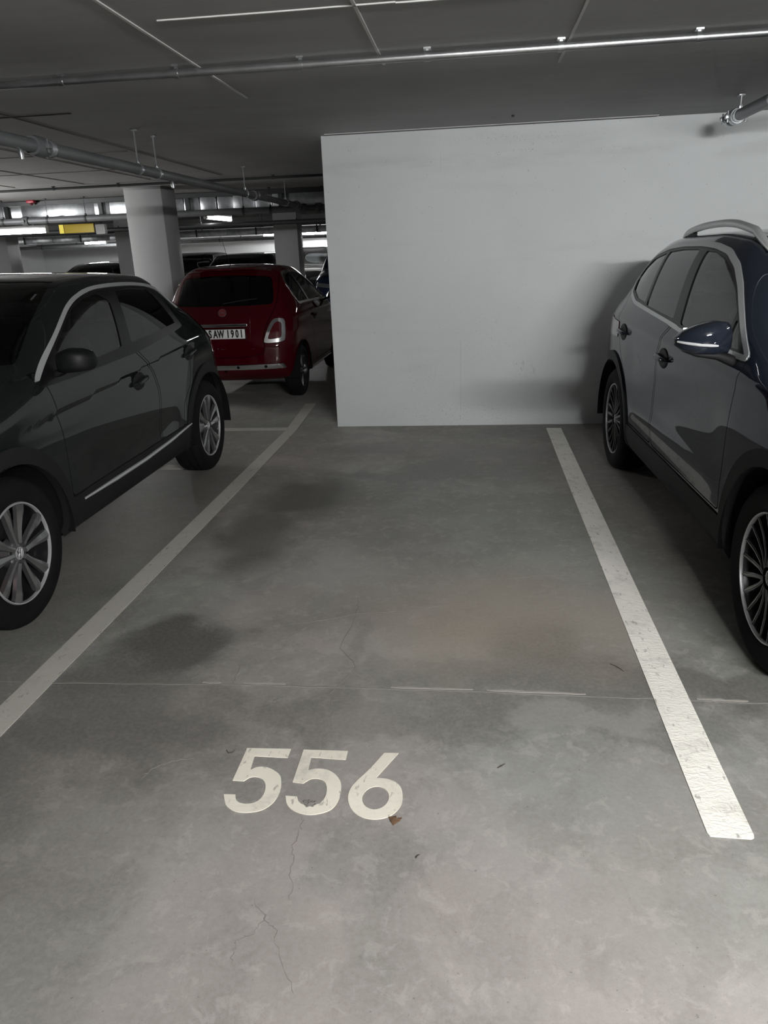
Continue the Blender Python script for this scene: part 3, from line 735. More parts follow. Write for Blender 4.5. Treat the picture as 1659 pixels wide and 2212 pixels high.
def seat(car, x, y, z0, m, wide=.48):
    o = MB().rbox((x, y, z0+.10), (.50, wide, .16), .05, seg=3).build('seat', m, car)
    rot = Matrix.Rotation(math.radians(16), 3, 'Y')
    MB().rbox((x+.30, y, z0+.42), (.13, wide*.96, .58), .05, rot, 3).build('seat_back', m, o)
    if wide < .7: MB().rbox((x+.385, y, z0+.80), (.10, .26, .17), .04, rot, 3).build('headrest', m, o)
    else:
        for d in (-.35, .35): MB().rbox((x+.385, y+d, z0+.76), (.09, .24, .14), .04, rot, 3).build('headrest', m, o)
    return o
def handle(door, M, x, z, s, paint, L=.20, tilt=.12):
    V, N, F = M; i = np.argmin((V[:, 0]-x)**2+(V[:, 2]-z)**2+(V[:, 1] < .5)*10); y = V[i, 1]
    cup_shade = MB()
    n = 24; rot = Matrix.Rotation(-tilt, 3, 'Y')
    rings = []
    for sc, dy in ((1.0, .001), (.95, .0045), (.6, .0055)):
        rings.append([tuple(rot @ Vector((L*.42*sc*math.cos(2*math.pi*k/n), 0, .052*sc*math.sin(2*math.pi*k/n)))+Vector((x, s*(y+dy), z))) for k in range(n)])
    rings.append([(x, s*(y+.006), z)]*n)
    cup_shade.loft(rings, False); cup_shade.build('handle_recess_shade', BLACK, door, 50)  # black disc on the door skin stands in for a shaded hollow
    bar = MB(); P = []
    for t in np.linspace(-1, 1, 9): P.append(tuple(rot @ Vector((L*.52*t, 0, 0))+Vector((x, s*(y+.022*(1-abs(t)**4)+.004), z+.004))))
    bar.tube(P, [.007, .012, .014, .014, .014, .014, .014, .012, .007], 10); bar.build('door_handle', paint, door, 60)

def build_car(sp, name, loc, rz, label, cat='car', group=None):
    car = empty(name, loc, rz, label, cat, group)
    M = half_shell(sp); wb = sp['wb']; R, rr, ww, style = sp['wheel']; rin, rout = sp['arch']; ax = [0.0, wb]
    det = sp.get('detail', True); paint = sp['paint']
    M0 = M
    def cutd(M, fn, gap=0.0):
        V = M[0]; d = fn(V[:, 0], V[:, 1], V[:, 2])
        if gap <= 0: return split(M, d)
        a, _ = split(M, d-gap/2); _, b = split(M, d+gap/2); return a, b
    def circ(x, z, r): return np.maximum(r-np.hypot(x, z-R), r-np.hypot(x-wb, z-R))
    # wheel openings
    _, M = cutd(M, lambda x, y, z: np.minimum(circ(x, z, rin), y-.42))
    # inner lining, with the openings of the windows left free
    L = M
    op = [rpoly(p, .022) for _, p, _ in sp['side_glass']]
    for p in op: _, L = cutd(L, lambda x, y, z: np.minimum(psdf(p, x, z), y-.3))
    wsp = np.array(sp['windshield']); _, L = cutd(L, lambda x, y, z: np.minimum(psdf(wsp, x, y), z-.75))
    rgp = np.array(sp['rear_glass']); rx = sp['rear_x']
    _, L = cutd(L, lambda x, y, z: np.minimum(psdf(rgp, y, z), (x-rx)))
    shellpart('body_lining', L, LINING, car, 'join', off=-.026, thick=0)
    # underbody
    U, M = cutd(M, lambda x, y, z: sp['zunder']-z); shellpart('underbody', U, BLACK, car, 'join', thick=0)
    if rout > rin:
        A, M = cutd(M, lambda x, y, z: np.minimum(circ(x, z, rout), y-.42))
        for sgn in (0, 1):
            a, _ = cutd(A, lambda x, y, z: (x-wb/2)*(1 if sgn else -1)); shellpart('wheel_arch_trim', a, sp.get('trim', BLACK), car, off=.010, thick=.03)
    if 'sill' in sp:
        sx, sz = zip(*sp['sill']); S, M = cutd(M, lambda x, y, z: np.minimum(np.minimum(np.interp(x, sx, sz)-z, y-.4), np.minimum(x-sp['sill_x'][0], sp['sill_x'][1]-x)), .003)
        shellpart('sill_trim', S, sp.get('trim', BLACK), car, off=.006, thick=.02)
    if 'lower' in sp:
        for nm, fn in (('front_valance', lambda x, y, z: np.minimum(sp['lower']-z, wb/2-x)), ('rear_valance', lambda x, y, z: np.minimum(sp['lower']-z, x-wb/2))):
            B, M = cutd(M, fn); shellpart(nm, B, sp.get('trim', BLACK), car, 'join', off=.004)
    for k, (nm, fn, m_, off, mode) in enumerate(sp.get('extra', [])):
        B, M = cutd(M, fn, .003); shellpart(nm, B, m_, car, mode, off=off, thick=.02)
    # side windows
    dlo = rpoly(sp['dlo'], .09, 3)
    if 'chrome_path' in sp:
        cp = chaikin(sp['chrome_path'], 2, False); C, M = cutd(M, lambda x, y, z: np.minimum(sp['chrome_w']-pathdist(cp, x, z), y-.3)); shellpart('window_strip', C, SATIN, car, off=.006, thick=.014)
    elif 'chrome_w' in sp:
        C, M = cutd(M, lambda x, y, z: np.minimum(sp['chrome_w']-np.abs(psdf(dlo, x, z)), y-.3)); shellpart('window_strip', C, sp.get('chrome_m', SATIN), car, off=.005, thick=.014)
    for (nm, p, gm), pc in zip(sp['side_glass'], op):
        Gl, M = cutd(M, lambda x, y, z: np.minimum(psdf(pc, x, z), y-.3)); shellpart(nm, Gl, gm, car, off=-.004, thick=0)
    D, M = cutd(M, lambda x, y, z: np.minimum(psdf(dlo, x, z), y-.3)); shellpart('window_trim', D, TRIMBLACK, car, off=.001, thick=.012)
    # doors
    for nm, p, hd in sp['doors']:
        p = rpoly(p, .055); Dm, M = cutd(M, lambda x, y, z: np.minimum(psdf(p, x, z), y-.4), .006)
        ds = shellpart(nm, Dm, paint, car, thick=.02)
        if hd and det:
            for o, s in zip(ds, (1, -1)): handle(o, M0, hd[0], hd[1], s, paint, tilt=hd[2])
    # windscreen, bonnet
    Wd, M = cutd(M, lambda x, y, z: np.minimum(psdf(wsp, x, y), z-.75)); shellpart('windscreen', Wd, GLASS, car, 'join', off=-.004, thick=0)
    hp = chaikin(sp['hood'], 2); Hd, M = cutd(M, lambda x, y, z: np.minimum(np.minimum(psdf(hp, x, y), z-.55), .9*wb-x), .006); shellpart('bonnet', Hd, paint, car, 'join', thick=.02)
    # tail
    Rg, M = cutd(M, lambda x, y, z: np.minimum(psdf(chaikin(sp['rear_glass'], 2), y, z), (x-rx)), .002); shellpart('rear_window', Rg, sp.get('rear_glass_m', TINT), car, 'join', off=-.002, thick=0)
    for nm, p, m_, off in sp.get('tail', []):
        p = chaikin(p, 2); B, M = cutd(M, lambda x, y, z: np.minimum(psdf(p, y, z), (x-rx)), .002); shellpart(nm, B, m_, car, 'sides', off=off, thick=.02)
    if 'tailgate' in sp:
        p = chaikin(sp['tailgate'], 2); B, M = cutd(M, lambda x, y, z: np.minimum(psdf(p, y, z), (x-rx)), .006); shellpart('tailgate', B, paint, car, 'join', thick=.02)
    for nm, p, m_, off in sp.get('front', []):
        p = chaikin(p, 2); B, M = cutd(M, lambda x, y, z: np.minimum(psdf(p, y, z), sp['front_x']-x), .003); shellpart(nm, B, m_, car, 'sides' if 'lamp' in nm else 'join', off=off, thick=.02)
    if 'roof' in sp:
        p = np.array(sp['roof']); B, M = cutd(M, lambda x, y, z: np.minimum(psdf(p, x, y), z-1.1), .004); shellpart('roof_panel', B, sp.get('roof_m', paint), car, 'join', thick=.015)
    shellpart('body', M, paint, car, 'join', thick=.012)
    # wheel wells
    wm = None
    for a in ax:
        for s in (1, -1):
            if wm is None:
                n = 28; V = []; F = []
                y1 = sp['wy']+.02; y0 = .46; r = rin+.006
                for k in range(n+1):
                    t = math.radians(-7+194*k/n); V += [(r*math.cos(t), y1, R+r*math.sin(t)), (r*math.cos(t), y0, R+r*math.sin(t))]
                F = [(2*k, 2*k+2, 2*k+3, 2*k+1) for k in range(n)]; V.append((0, y0, R)); c = len(V)-1; F += [(2*k+1, 2*k+3, c) for k in range(n)]
                wm = MB().add(V, F).build('wheel_well', LINING, car); o = wm
            else: o = inst(wm, car)
            o.location = (a, 0, 0); o.scale = (1, s, 1)
    w0 = None
    for a in ax:
        for s in (1, -1):
            if w0 is None: w0 = make_wheel(car, style, R, rr, ww, det); o = w0
            else: o = copy_wheel(w0, car)
            o.location = (a, s*(sp['wy']-ww/2), R); o.rotation_euler = (0, sp.get('wrot', {}).get((a > 0, s), 0.0), 0 if s > 0 else math.pi)
    # interior
    sm = sp.get('seat', SEAT)
    if det:
        for s in (1, -1): seat(car, sp['seat_x'], s*.36, sp['seat_z'], sm)
        seat(car, sp['seat_x']+.85, 0, sp['seat_z']+.02, sm, 1.2)
        zd = sp['dash_z']; MB().rbox((sp['dash_x'], 0, zd-.12), (.36, 1.36, .26), .07, Matrix.Rotation(.15, 3, 'Y'), 3).build('dashboard', BLACK, car)
        st = MB(); c = Vector((sp['dash_x']+.30, sp.get('drive', -1)*.36, zd-.05)); rot = Matrix.Rotation(math.radians(66), 3, 'Y')
        P = [c+rot @ Vector((.18*math.cos(t), .18*math.sin(t), 0)) for t in [2*math.pi*k/28 for k in range(28)]]
        st.tube(P, .014, 8, closed=True)
        for t in (0, 2.1, 4.2): st.tube([c, c+rot @ Vector((.17*math.cos(t), .17*math.sin(t), 0))], .012, 6)
        st.build('steering_wheel', BLACK, car)
        MB().rbox((sp['dash_x']+.48, 0, sp['roof_z']-.16), (.03, .22, .06), .015).build('rear_view_mirror', BLACK, car)
    return car, M0

def surf_y(M, x, z):
    V = M[0]; return V[np.argmin((V[:, 0]-x)**2+(V[:, 2]-z)**2+(V[:, 1] < .4)*10), 1]
def surf_z(M, x, y):
    V = M[0]; return V[np.argmin((V[:, 0]-x)**2+(V[:, 1]-y)**2+(V[:, 2] < .8)*10), 2]
def surf_x(M, y, z, rear=True):
    V = M[0]; d = (V[:, 1]-abs(y))**2+(V[:, 2]-z)**2+((V[:, 0] < 1) if rear else (V[:, 0] > 1))*10; return V[np.argmin(d), 0]

# ---- compact crossover, dark grey green, left
TROC = dict(wb=2.485, wheel=(.335, .222, .215, 'paddle'), arch=(.388, .462), wy=.895, zunder=.272, lr0=2.0,
    table=[[-.80, .72, .20, .66, .70, .70, .66, .73, .58, .76], [-.60, .83, .255, .76, .81, .82, .76, .86, .66, .90], [-.20, .895, .255, .85, .875, .915, .82, .945, .72, .975],
           [.15, .905, .255, .925, .875, .975, .825, 1.0, .75, 1.035], [.42, .905, .255, .985, .87, 1.03, .84, 1.075, .76, 1.16], [.80, .905, .255, 1.0, .87, 1.250, .765, 1.292, .70, 1.355],
           [1.2, .905, .255, 1.01, .87, 1.384, .70, 1.428, .62, 1.458], [1.6, .905, .255, 1.02, .87, 1.406, .69, 1.447, .61, 1.477], [2.1, .905, .255, 1.045, .865, 1.388, .685, 1.432, .60, 1.464],
           [2.7, .89, .262, 1.07, .83, 1.30, .66, 1.38, .565, 1.43], [3.0, .83, .27, 1.05, .78, 1.26, .63, 1.35, .54, 1.405], [3.2, .77, .28, 1.0, .72, 1.22, .60, 1.32, .51, 1.385]],
    lean_rear=[(.2, -.05), (.45, 0), (.7, -.03), (.95, -.12), (1.05, -.2), (1.25, -.42), (1.4, -.55)], lean_front=[(.2, .08), (.45, 0), (.75, .06)],
    side=lambda x, z: (lambda zc: np.where(z < zc, -.013*np.exp(-(zc-z)/.05), 0)*sstep(.1, .5, x)*sstep(2.45, 2.0, x) - .012*np.exp(-((z-.52)/.10)**2)*sstep(.5, .7, x)*sstep(2.0, 1.8, x))(.846+(x-.327)*.064),
    dlo=[(.40, .985), (.44, 1.035), (.60, 1.122), (.817, 1.232), (1.0, 1.315), (1.195, 1.362), (1.414, 1.382), (1.796, 1.380), (2.02, 1.362), (2.10, 1.345), (2.20, 1.20), (2.27, 1.085), (2.13, 1.068), (1.485, 1.012), (.70, .988)],
    chrome_path=[(.41, 1.018), (.60, 1.128), (.817, 1.238), (1.005, 1.322), (1.195, 1.368), (1.414, 1.389), (1.796, 1.387), (2.053, 1.368), (2.214, 1.335), (2.31, 1.29), (2.43, 1.20)], chrome_w=.0085,
    side_glass=[('front_door_window', [(.62, 1.045), (.66, 1.135), (.817, 1.215), (1.0, 1.295), (1.195, 1.343), (1.33, 1.355), (1.42, 1.31), (1.30, 1.062), (1.0, 1.045)], GLASS),
                ('rear_door_window', [(1.43, 1.07), (1.53, 1.30), (1.57, 1.36), (1.79, 1.361), (2.0, 1.344), (2.06, 1.30), (2.17, 1.115), (1.8, 1.09)], TINT)],
    doors=[('front_door', [(.465, .44), (.455, .8), (.45, .99), (.40, 1.0), (.40, 1.05), (1.43, 1.07), (1.40, 1.04), (1.56, .90), (1.60, .75), (1.58, .44)], (1.36, .853, .12)),
           ('rear_door', [(1.61, .44), (1.625, .75), (1.585, .90), (1.42, 1.06), (2.26, 1.10), (2.22, .95), (2.14, .70), (2.0, .60), (1.97, .44)], (2.20, .905, .14))],
    sill=[(.3, .44), (2.3, .452)], sill_x=(.25, 2.28), lower=.33,
    windshield=[(.24, -.2), (.25, .4), (.44, .735), (.80, .672), (1.17, .585), (1.13, .4), (1.10, -.2)],
    hood=[(-.72, -.2), (-.71, .3), (-.66, .52), (-.3, .66), (.15, .70), (.27, .70), (.20, .4), (.19, -.2)],
    rear_glass=[(-.3, 1.10), (.50, 1.10), (.47, 1.33), (-.3, 1.35)], rear_x=2.3,
    tail=[('tail_lamp', [(.36, .82), (.36, .93), (.70, .945), (.86, .93), (.86, .80), (.60, .80)], LAMPGLASS, .004)], tailgate=[(-.3, .48), (.52, .48), (.56, .84), (.56, 1.36), (-.3, 1.36)],
    front=[('head_lamp', [(.42, .68), (.40, .76), (.95, .80), (.95, .72)], HEADGLASS, .003), ('grille', [(-.3, .60), (.40, .60), (.40, .72), (-.3, .74)], GLOSSBLACK, .004)], front_x=-.45,
    roof=[(1.18, -.2), (1.26, .55), (2.3, .53), (2.28, -.2)],
    seat_x=1.05, seat_z=.42, dash_x=.62, dash_z=1.02, roof_z=1.45)
TROC['paint'] = paint_mat('grey_green_paint', (.0085, .0110, .0103), .0)
GREY = (-2.84, 2.826)
car_grey, MG = build_car(TROC, 'compact_crossover', (GREY[0], GREY[1], 0), math.pi/2, 'dark grey green compact crossover parked left of the empty bay')
for s in (1, -1):
    mirror(car_grey, s, [(.875, .58, 1.072, .03, .025), (.895, .57, 1.082, .055, .048), (.94, .565, 1.088, .068, .056), (.995, .57, 1.088, .066, .053), (1.035, .58, 1.084, .05, .044), (1.055, .59, 1.080, .02, .022)], mat('mirror_dark', (.006, .007, .0068), .5, spec=.2), .58,
           lower=[(.85, .60, 1.02, .05, .02), (.90, .585, 1.045, .04, .018), (.95, .575, 1.055, .03, .012)])
for s in (1, -1):   # bright strip along the sill
    P = [(x, s*(surf_y(MG, x, z)+.008), z) for x, z in [(.56, .402), (.9, .398), (1.3, .398), (1.7, .412), (2.08, .44)]]
    MB().tube(P, [.006]+[.011]*3+[.006], 8).build('sill_strip', SATIN, car_grey)

# ---- larger crossover, dark blue grey, right
TIG = dict(wb=2.686, wheel=(.352, .240, .225, 'multi'), arch=(.405, .470), wy=.905, zunder=.268, lr0=2.3,
    table=[[-.87, .76, .22, .74, .73, .79, .68, .83, .58, .86], [-.65, .86, .25, .84, .84, .90, .78, .94, .68, .97], [-.2, .915, .25, .93, .89, .985, .83, 1.02, .73, 1.05], [.2, .92, .25, 1.0, .89, 1.05, .845, 1.075, .77, 1.11],
           [.48, .92, .25, 1.06, .885, 1.130, .858, 1.168, .80, 1.218], [.85, .92, .25, 1.075, .885, 1.352, .772, 1.390, .70, 1.428], [1.2, .92, .25, 1.085, .885, 1.484, .71, 1.518, .63, 1.530], [1.6, .92, .25, 1.1, .885, 1.516, .695, 1.546, .615, 1.558],
           [2.1, .92, .25, 1.125, .88, 1.508, .69, 1.538, .61, 1.553], [2.7, .915, .257, 1.145, .86, 1.462, .67, 1.506, .59, 1.527], [3.2, .86, .275, 1.12, .80, 1.38, .64, 1.45, .555, 1.48], [3.5, .79, .30, 1.07, .74, 1.33, .60, 1.40, .52, 1.44]],
    lean_rear=[(.3, -.03), (.55, 0), (.8, -.03), (1.1, -.1), (1.3, -.3), (1.5, -.45)], lean_front=[(.25, .08), (.5, 0), (.85, .06)],
    side=lambda x, z: -.010*np.exp(-((z-.80)/.12)**2)*sstep(.4, .7, x)*sstep(2.4, 2.1, x)+.010*np.exp(-((z-.55)/.05)**2)*sstep(.4, .7, x)*sstep(2.3, 2.0, x)+.008*np.exp(-((z-1.0-.02*x)/.03)**2)*sstep(-.3, .2, x)*sstep(3.1, 2.6, x),
    dlo=[(.44, 1.075), (.55, 1.145), (.678, 1.225), (.843, 1.325), (1.007, 1.404), (1.183, 1.458), (1.392, 1.483), (1.608, 1.492), (1.911, 1.490), (2.193, 1.476), (2.472, 1.436), (2.64, 1.365), (2.69, 1.29), (2.60, 1.20), (2.394, 1.158), (2.022, 1.136), (1.511, 1.108), (1.327, 1.095), (.9, 1.078)], chrome_w=.0115,
    side_glass=[('front_quarter_window', [(.56, 1.095), (.63, 1.165), (.70, 1.21), (.70, 1.095)], GLASS), ('front_door_window', [(.725, 1.095), (.725, 1.225), (.85, 1.30), (1.007, 1.378), (1.183, 1.433), (1.36, 1.457), (1.485, 1.462), (1.375, 1.118), (1.0, 1.100)], GLASS),
                ('rear_door_window', [(1.505, 1.132), (1.60, 1.468), (1.911, 1.466), (2.155, 1.452), (2.105, 1.160), (1.8, 1.145)], TINT), ('rear_quarter_window', [(2.145, 1.168), (2.195, 1.448), (2.46, 1.41), (2.61, 1.35), (2.65, 1.29), (2.58, 1.222), (2.39, 1.184)], TINT)],
    doors=[('front_door', [(.50, .44), (.47, .8), (.45, 1.06), (.45, 1.10), (1.45, 1.13), (1.55, 1.045), (1.61, .95), (1.615, .78), (1.60, .60), (1.61, .44)], (1.49, .935, .05)),
           ('rear_door', [(1.64, .44), (1.63, .60), (1.64, .78), (1.635, .95), (1.57, 1.055), (1.48, 1.13), (2.66, 1.20), (2.62, 1.05), (2.50, .86), (2.33, .72), (2.23, .58), (2.20, .44)], (2.44, .97, .05))],
    sill=[(.3, .425), (2.3, .425)], sill_x=(.30, 2.36), lower=.36,
    windshield=[(.26, -.2), (.28, .4), (.50, .765), (.85, .672), (1.17, .60), (1.13, .4), (1.10, -.2)],
    hood=[(-.76, -.2), (-.75, .3), (-.70, .54), (-.3, .68), (.15, .72), (.29, .72), (.22, .4), (.20, -.2)],
    rear_glass=[(-.3, 1.13), (.52, 1.13), (.48, 1.40), (-.3, 1.42)], rear_x=2.6,
    tail=[('tail_lamp', [(.30, .92), (.30, 1.02), (.85, 1.06), (.95, 1.0), (.95, .90)], LAMPGLASS, .004)], tailgate=[(-.3, .52), (.55, .52), (.60, .90), (.58, 1.43), (-.3, 1.43)],
    front=[('head_lamp', [(.42, .76), (.40, .84), (.95, .88), (.95, .80)], HEADGLASS, .003), ('grille', [(-.3, .48), (.50, .48), (.46, .66), (-.3, .68)], GLOSSBLACK, .004)], front_x=-.5,
    roof=[(1.19, -.2), (1.27, .54), (2.6, .52), (2.58, -.2)],
    seat_x=1.15, seat_z=.48, dash_x=.66, dash_z=1.07, roof_z=1.52, seat=SEATL)
TIG['paint'] = paint_mat('blue_grey_paint', (.0120, .0155, .0240), .0)
yawT = math.atan2(.955-1.038, 5.30-2.615)
car_blue, MT = build_car(TIG, 'family_crossover', (1.038+.905*math.cos(yawT), 2.615+.905*math.sin(-yawT), 0), math.pi/2-yawT, 'dark blue grey crossover with silver roof rails parked right of the empty bay')
for s in (1, -1):
    mirror(car_blue, s, [(.90, .60, 1.13, .03, .03), (.92, .59, 1.142, .06, .062), (.98, .575, 1.146, .075, .068), (1.04, .575, 1.140, .072, .058), (1.09, .59, 1.135, .05, .038), (1.115, .61, 1.132, .02, .016)], TIG['paint'], .6,
           indicator=[(.572, 1.112, 1.134), (.535, 1.085, 1.131), (.507, 1.045, 1.127), (.500, 1.00, 1.124), (.503, .975, 1.122)],
           lower=[(.86, .60, 1.035, .06, .025), (.90, .59, 1.055, .055, .024), (.96, .58, 1.078, .06, .018), (1.04, .582, 1.086, .055, .012), (1.08, .59, 1.095, .03, .006)])
for s in (1, -1):   # roof rails
    P = []
    for x in np.linspace(.95, 2.34, 26):
        t = (x-.95)/1.39; P.append((x, s*(.640-.02*t), surf_z(MT, x, .640-.02*t)+.004+.040*(1-abs(2*t-1)**3.5)))
    o = MB().loft([[(p[0], p[1]+s*dy*k, p[2]+dz*k) for dy, dz in ((-.014, -.016), (.010, -.018), (.018, -.004), (.014, .012), (0, .018), (-.012, .013), (-.017, 0))] for p, k in zip(P, [.4, .8]+[1]*22+[.8, .35])]).build('roof_rail', SATIN, car_blue, 60)
    for xa, xb in ((.99, 1.15), (2.12, 2.28)): MB().loft([[(x, s*(.638-.02*(x-.95)/1.39+dy), surf_z(MT, x, .63)+dz) for dy, dz in ((-.012, -.015), (.012, -.015), (.012, .020), (-.012, .020))] for x in (xa, (xa+xb)/2, xb)]).build('rail_foot', BLACK, o)
    V = MT[0]; yy = surf_y(MT, 2.93, .985)
    if s > 0:
        F_ = [(2.93+.085*math.copysign(abs(math.cos(a))**.6, math.cos(a)), .985+.065*math.copysign(abs(math.sin(a))**.6, math.sin(a))) for a in [2*math.pi*k/24 for k in range(24)]]
        MB().tube([(x, surf_y(MT, x, z)+.0005, z) for x, z in F_], .0022, 6, closed=True).build('fuel_flap_seam', GLOSSBLACK, car_blue)
MB().loft([[(1.95+dx*k, dy*k2, zz) for dx, dy in ((-.07, 0), (-.02, .018), (.06, .022), (.08, 0), (.06, -.022), (-.02, -.018))] for zz, k, k2 in ((1.545, 1, 1), (1.57, .8, .8), (1.595, .35, .35), (1.605, .1, .1))]).build('roof_antenna', GLOSSBLACK, car_blue)

# ---- small red hatchback seen from behind
RED = dict(wb=2.20, wheel=(.285, .185, .175, 'small'), arch=(.325, .325), wy=.745, zunder=.235, lr0=1.75, rr=.12, plan_rear=.13,
    table=[[-.62, .56, .22, .58, .53, .62, .48, .64, .40, .66], [-.45, .68, .21, .66, .66, .71, .60, .74, .50, .76], [0, .765, .20, .78, .745, .84, .68, .87, .58, .895], [.3, .777, .20, .86, .75, .91, .69, .94, .60, .965],
           [.5, .777, .20, .935, .745, .97, .71, 1.01, .64, 1.08], [.8, .777, .20, .96, .74, 1.095, .665, 1.15, .59, 1.215], [1.1, .777, .20, .985, .735, 1.215, .62, 1.28, .54, 1.335], [1.5, .777, .20, 1.0, .735, 1.325, .575, 1.385, .49, 1.42],
           [1.9, .777, .20, 1.01, .735, 1.345, .57, 1.402, .48, 1.434], [2.3, .770, .21, 1.02, .725, 1.33, .56, 1.388, .47, 1.422], [2.6, .74, .235, 1.01, .68, 1.30, .535, 1.36, .45, 1.40], [2.73, .715, .25, 1.0, .655, 1.285, .52, 1.345, .435, 1.388]],
    lean_rear=[(.25, -.05), (.42, 0), (.6, 0), (.75, -.03), (.9, -.08), (1.02, -.15), (1.35, -.34), (1.43, -.38)], lean_front=[(.2, .06), (.45, 0), (.65, .05)],
    side=lambda x, z: .010*np.exp(-((z-.88)/.03)**2)*sstep(-.2, .2, x)*sstep(2.5, 2.1, x),
    dlo=[(.46, .945), (.62, 1.01), (.80, 1.08), (1.11, 1.205), (1.40, 1.30), (1.645, 1.338), (1.95, 1.345), (2.14, 1.325), (2.22, 1.24), (2.20, 1.08), (2.14, 1.005), (1.6, .998), (1.0, .985), (.6, .962)], chrome_w=.010, chrome_m=CHROME,
    side_glass=[('door_window', [(.56, .965), (.82, 1.065), (1.11, 1.185), (1.40, 1.28), (1.62, 1.315), (1.86, 1.325), (1.58, 1.01), (1.0, 1.0)], GLASS), ('rear_quarter_window', [(1.66, 1.015), (1.92, 1.325), (2.10, 1.305), (2.195, 1.235), (2.175, 1.09), (2.12, 1.02)], GLASS)],
    doors=[('front_door', [(.42, .30), (.40, .60), (.42, .93), (.46, 1.0), (1.66, 1.02), (1.70, .95), (1.66, .70), (1.56, .45), (1.48, .30)], (1.50, .83, .02))],
    windshield=[(.36, -.2), (.38, .35), (.53, .61), (.80, .565), (1.10, .515), (1.24, .47), (1.20, .3), (1.18, -.2)],
    hood=[(-.55, -.2), (-.54, .25), (-.48, .40), (-.2, .52), (.2, .57), (.38, .56), (.32, .3), (.31, -.2)],
    rear_glass=[(-.3, 1.02), (.48, 1.02), (.535, 1.04), (.50, 1.26), (.46, 1.315), (-.3, 1.335)], rear_x=1.95, rear_glass_m=glass_mat('rear_tint', (.02, .02, .03)),
    tail=[('tail_lamp', [(.545, .845), (.60, .85), (.615, .83), (.615, .70), (.60, .685), (.49, .675), (.475, .69)], LAMPGLASS, .012),
          ('tail_lamp_ring', [(.515, .885), (.62, .885), (.650, .86), (.652, .67), (.625, .645), (.45, .635), (.43, .66)], CHROME, .008)],
    tailgate=[(-.3, .50), (.44, .50), (.44, .64), (.42, .70), (.50, .90), (.56, 1.0), (.56, 1.30), (.48, 1.36), (-.3, 1.37)],
    front=[('head_lamp', [(.40, .54), (.38, .60), (.44, .64), (.52, .62), (.54, .55)], HEADGLASS, .004)], front_x=-.2,
    seat_x=1.0, seat_z=.38, dash_x=.62, dash_z=.93, roof_z=1.42)
RED['extra'] = [('bumper_strip', lambda x, y, z: np.minimum(np.minimum(.026-np.abs(z-.398), x-2.25), .64-y), CHROME, .012, 'join')]
RED['paint'] = paint_mat('dark_red_paint', (.045, .0008, .003), .0)
RED['table'] = [[v*.975 if i in (1, 4, 6, 8) else v for i, v in enumerate(r)] for r in RED['table']]
RX, RY = -2.635, 10.52
car_red, MR = build_car(RED, 'small_hatchback', (RX, RY, 0), -math.pi/2, 'small dark red hatchback seen from behind between column and partition')
for s in (1, -1):
    mirror(car_red, s, [(.755, .56, .985, .03, .03), (.775, .55, 1.0, .05, .05), (.83, .55, 1.005, .055, .056), (.88, .56, 1.005, .045, .048), (.905, .57, 1.005, .02, .02)], RED['paint'], .58, lower=[(.72, .60, .955, .04, .015), (.76, .58, .965, .03, .013), (.80, .565, .972, .02, .01)])
    P = [(x, s*(surf_y(MR, x, .245)+.008), .245+.002*x) for x in (.5, .8, 1.1, 1.4, 1.7)]; MB().tube(P, .010, 8).build('sill_strip', CHROME, car_red)
xe = surf_x(MR, 0, .955)
def rear_disc(r, y0, z0, x, tilt, m, name, parent, d=.006):
    b = MB(); b.lathe([(.0005, d), (r*.95, d), (r, d*.5), (r, -d), (.0005, -d)], 28, axis='x'); o = b.build(name, m, parent); o.location = (x, y0, z0); o.rotation_euler = (0, tilt, 0); return o
em = rear_disc(.046, 0, .955, xe+.004, -.45, CHROME, 'badge', car_red)
b = MB(); b.lathe([(.0005, .0075), (.037, .0075), (.037, .004), (.0005, .004)], 24, axis='x'); b.build('badge_field', mat('badge_red', (.16, .02, .025), .25), em)
b = MB()
for k, yy in enumerate((-.021, -.008, .006, .020)): b.box((.0080, yy, 0), (.002, .006, .026-.004*abs(k-1.5)))
for yy in (-.012, .002, .014): b.box((.0080, yy, .006), (.002, .010, .004))
tag(b.build('badge_letters', CHROME, em, smooth=False), kind='stuff')
xb = surf_x(MR, .15, .825)
MB().rbox((xb+.012, 0, .830), (.035, .56, .034), .010, seg=3).build('plate_lamp_bar', CHROME, car_red)
xp = surf_x(MR, .1, .745)
pl = MB().rbox((xp+.012, 0, .745), (.012, .50, .098), .004).build('number_plate', PLATEWHITE, car_red)
MB().rbox((xp+.006, 0, .745), (.012, .515, .110), .004).build('plate_frame', BLACK, pl)
def text_mesh(txt, size, m, parent, name, ext=.0008, sx=1.0, bold=0.0):
    cu = bpy.data.curves.new('txt', 'FONT'); cu.body = txt; cu.size = size; cu.align_x = 'CENTER'; cu.align_y = 'CENTER'; cu.extrude = ext; cu.resolution_u = 3; cu.offset = bold
    to = bpy.data.objects.new('txt', cu); COL.objects.link(to); dg = bpy.context.evaluated_depsgraph_get(); dg.update()
    me = bpy.data.meshes.new_from_object(to.evaluated_get(dg)); bpy.data.objects.remove(to); bpy.data.curves.remove(cu)
    me.name = name; me.materials.clear(); me.materials.append(m); o = bpy.data.objects.new(name, me); link(o, parent); o.scale = (sx, 1, 1); return o
for ch, yy in (('S', -.125), ('A', -.068), ('W', -.010), ('1', .068), ('9', .116), ('0', .166), ('1', .214)):
    o = text_mesh(ch, .108, PLATEINK, pl, 'plate_character', sx=.62 if ch not in '1' else .66, bold=.0045); o.location = (xp+.0185, yy, .744); o.rotation_euler = (math.pi/2, 0, math.pi/2)
for yy in (-.44, -.15, .15, .44):
    o = rear_disc(.016, yy, .398, surf_x(MR, yy, .398)+.013, 0, GLOSSBLACK, 'parking_sensor', car_red)
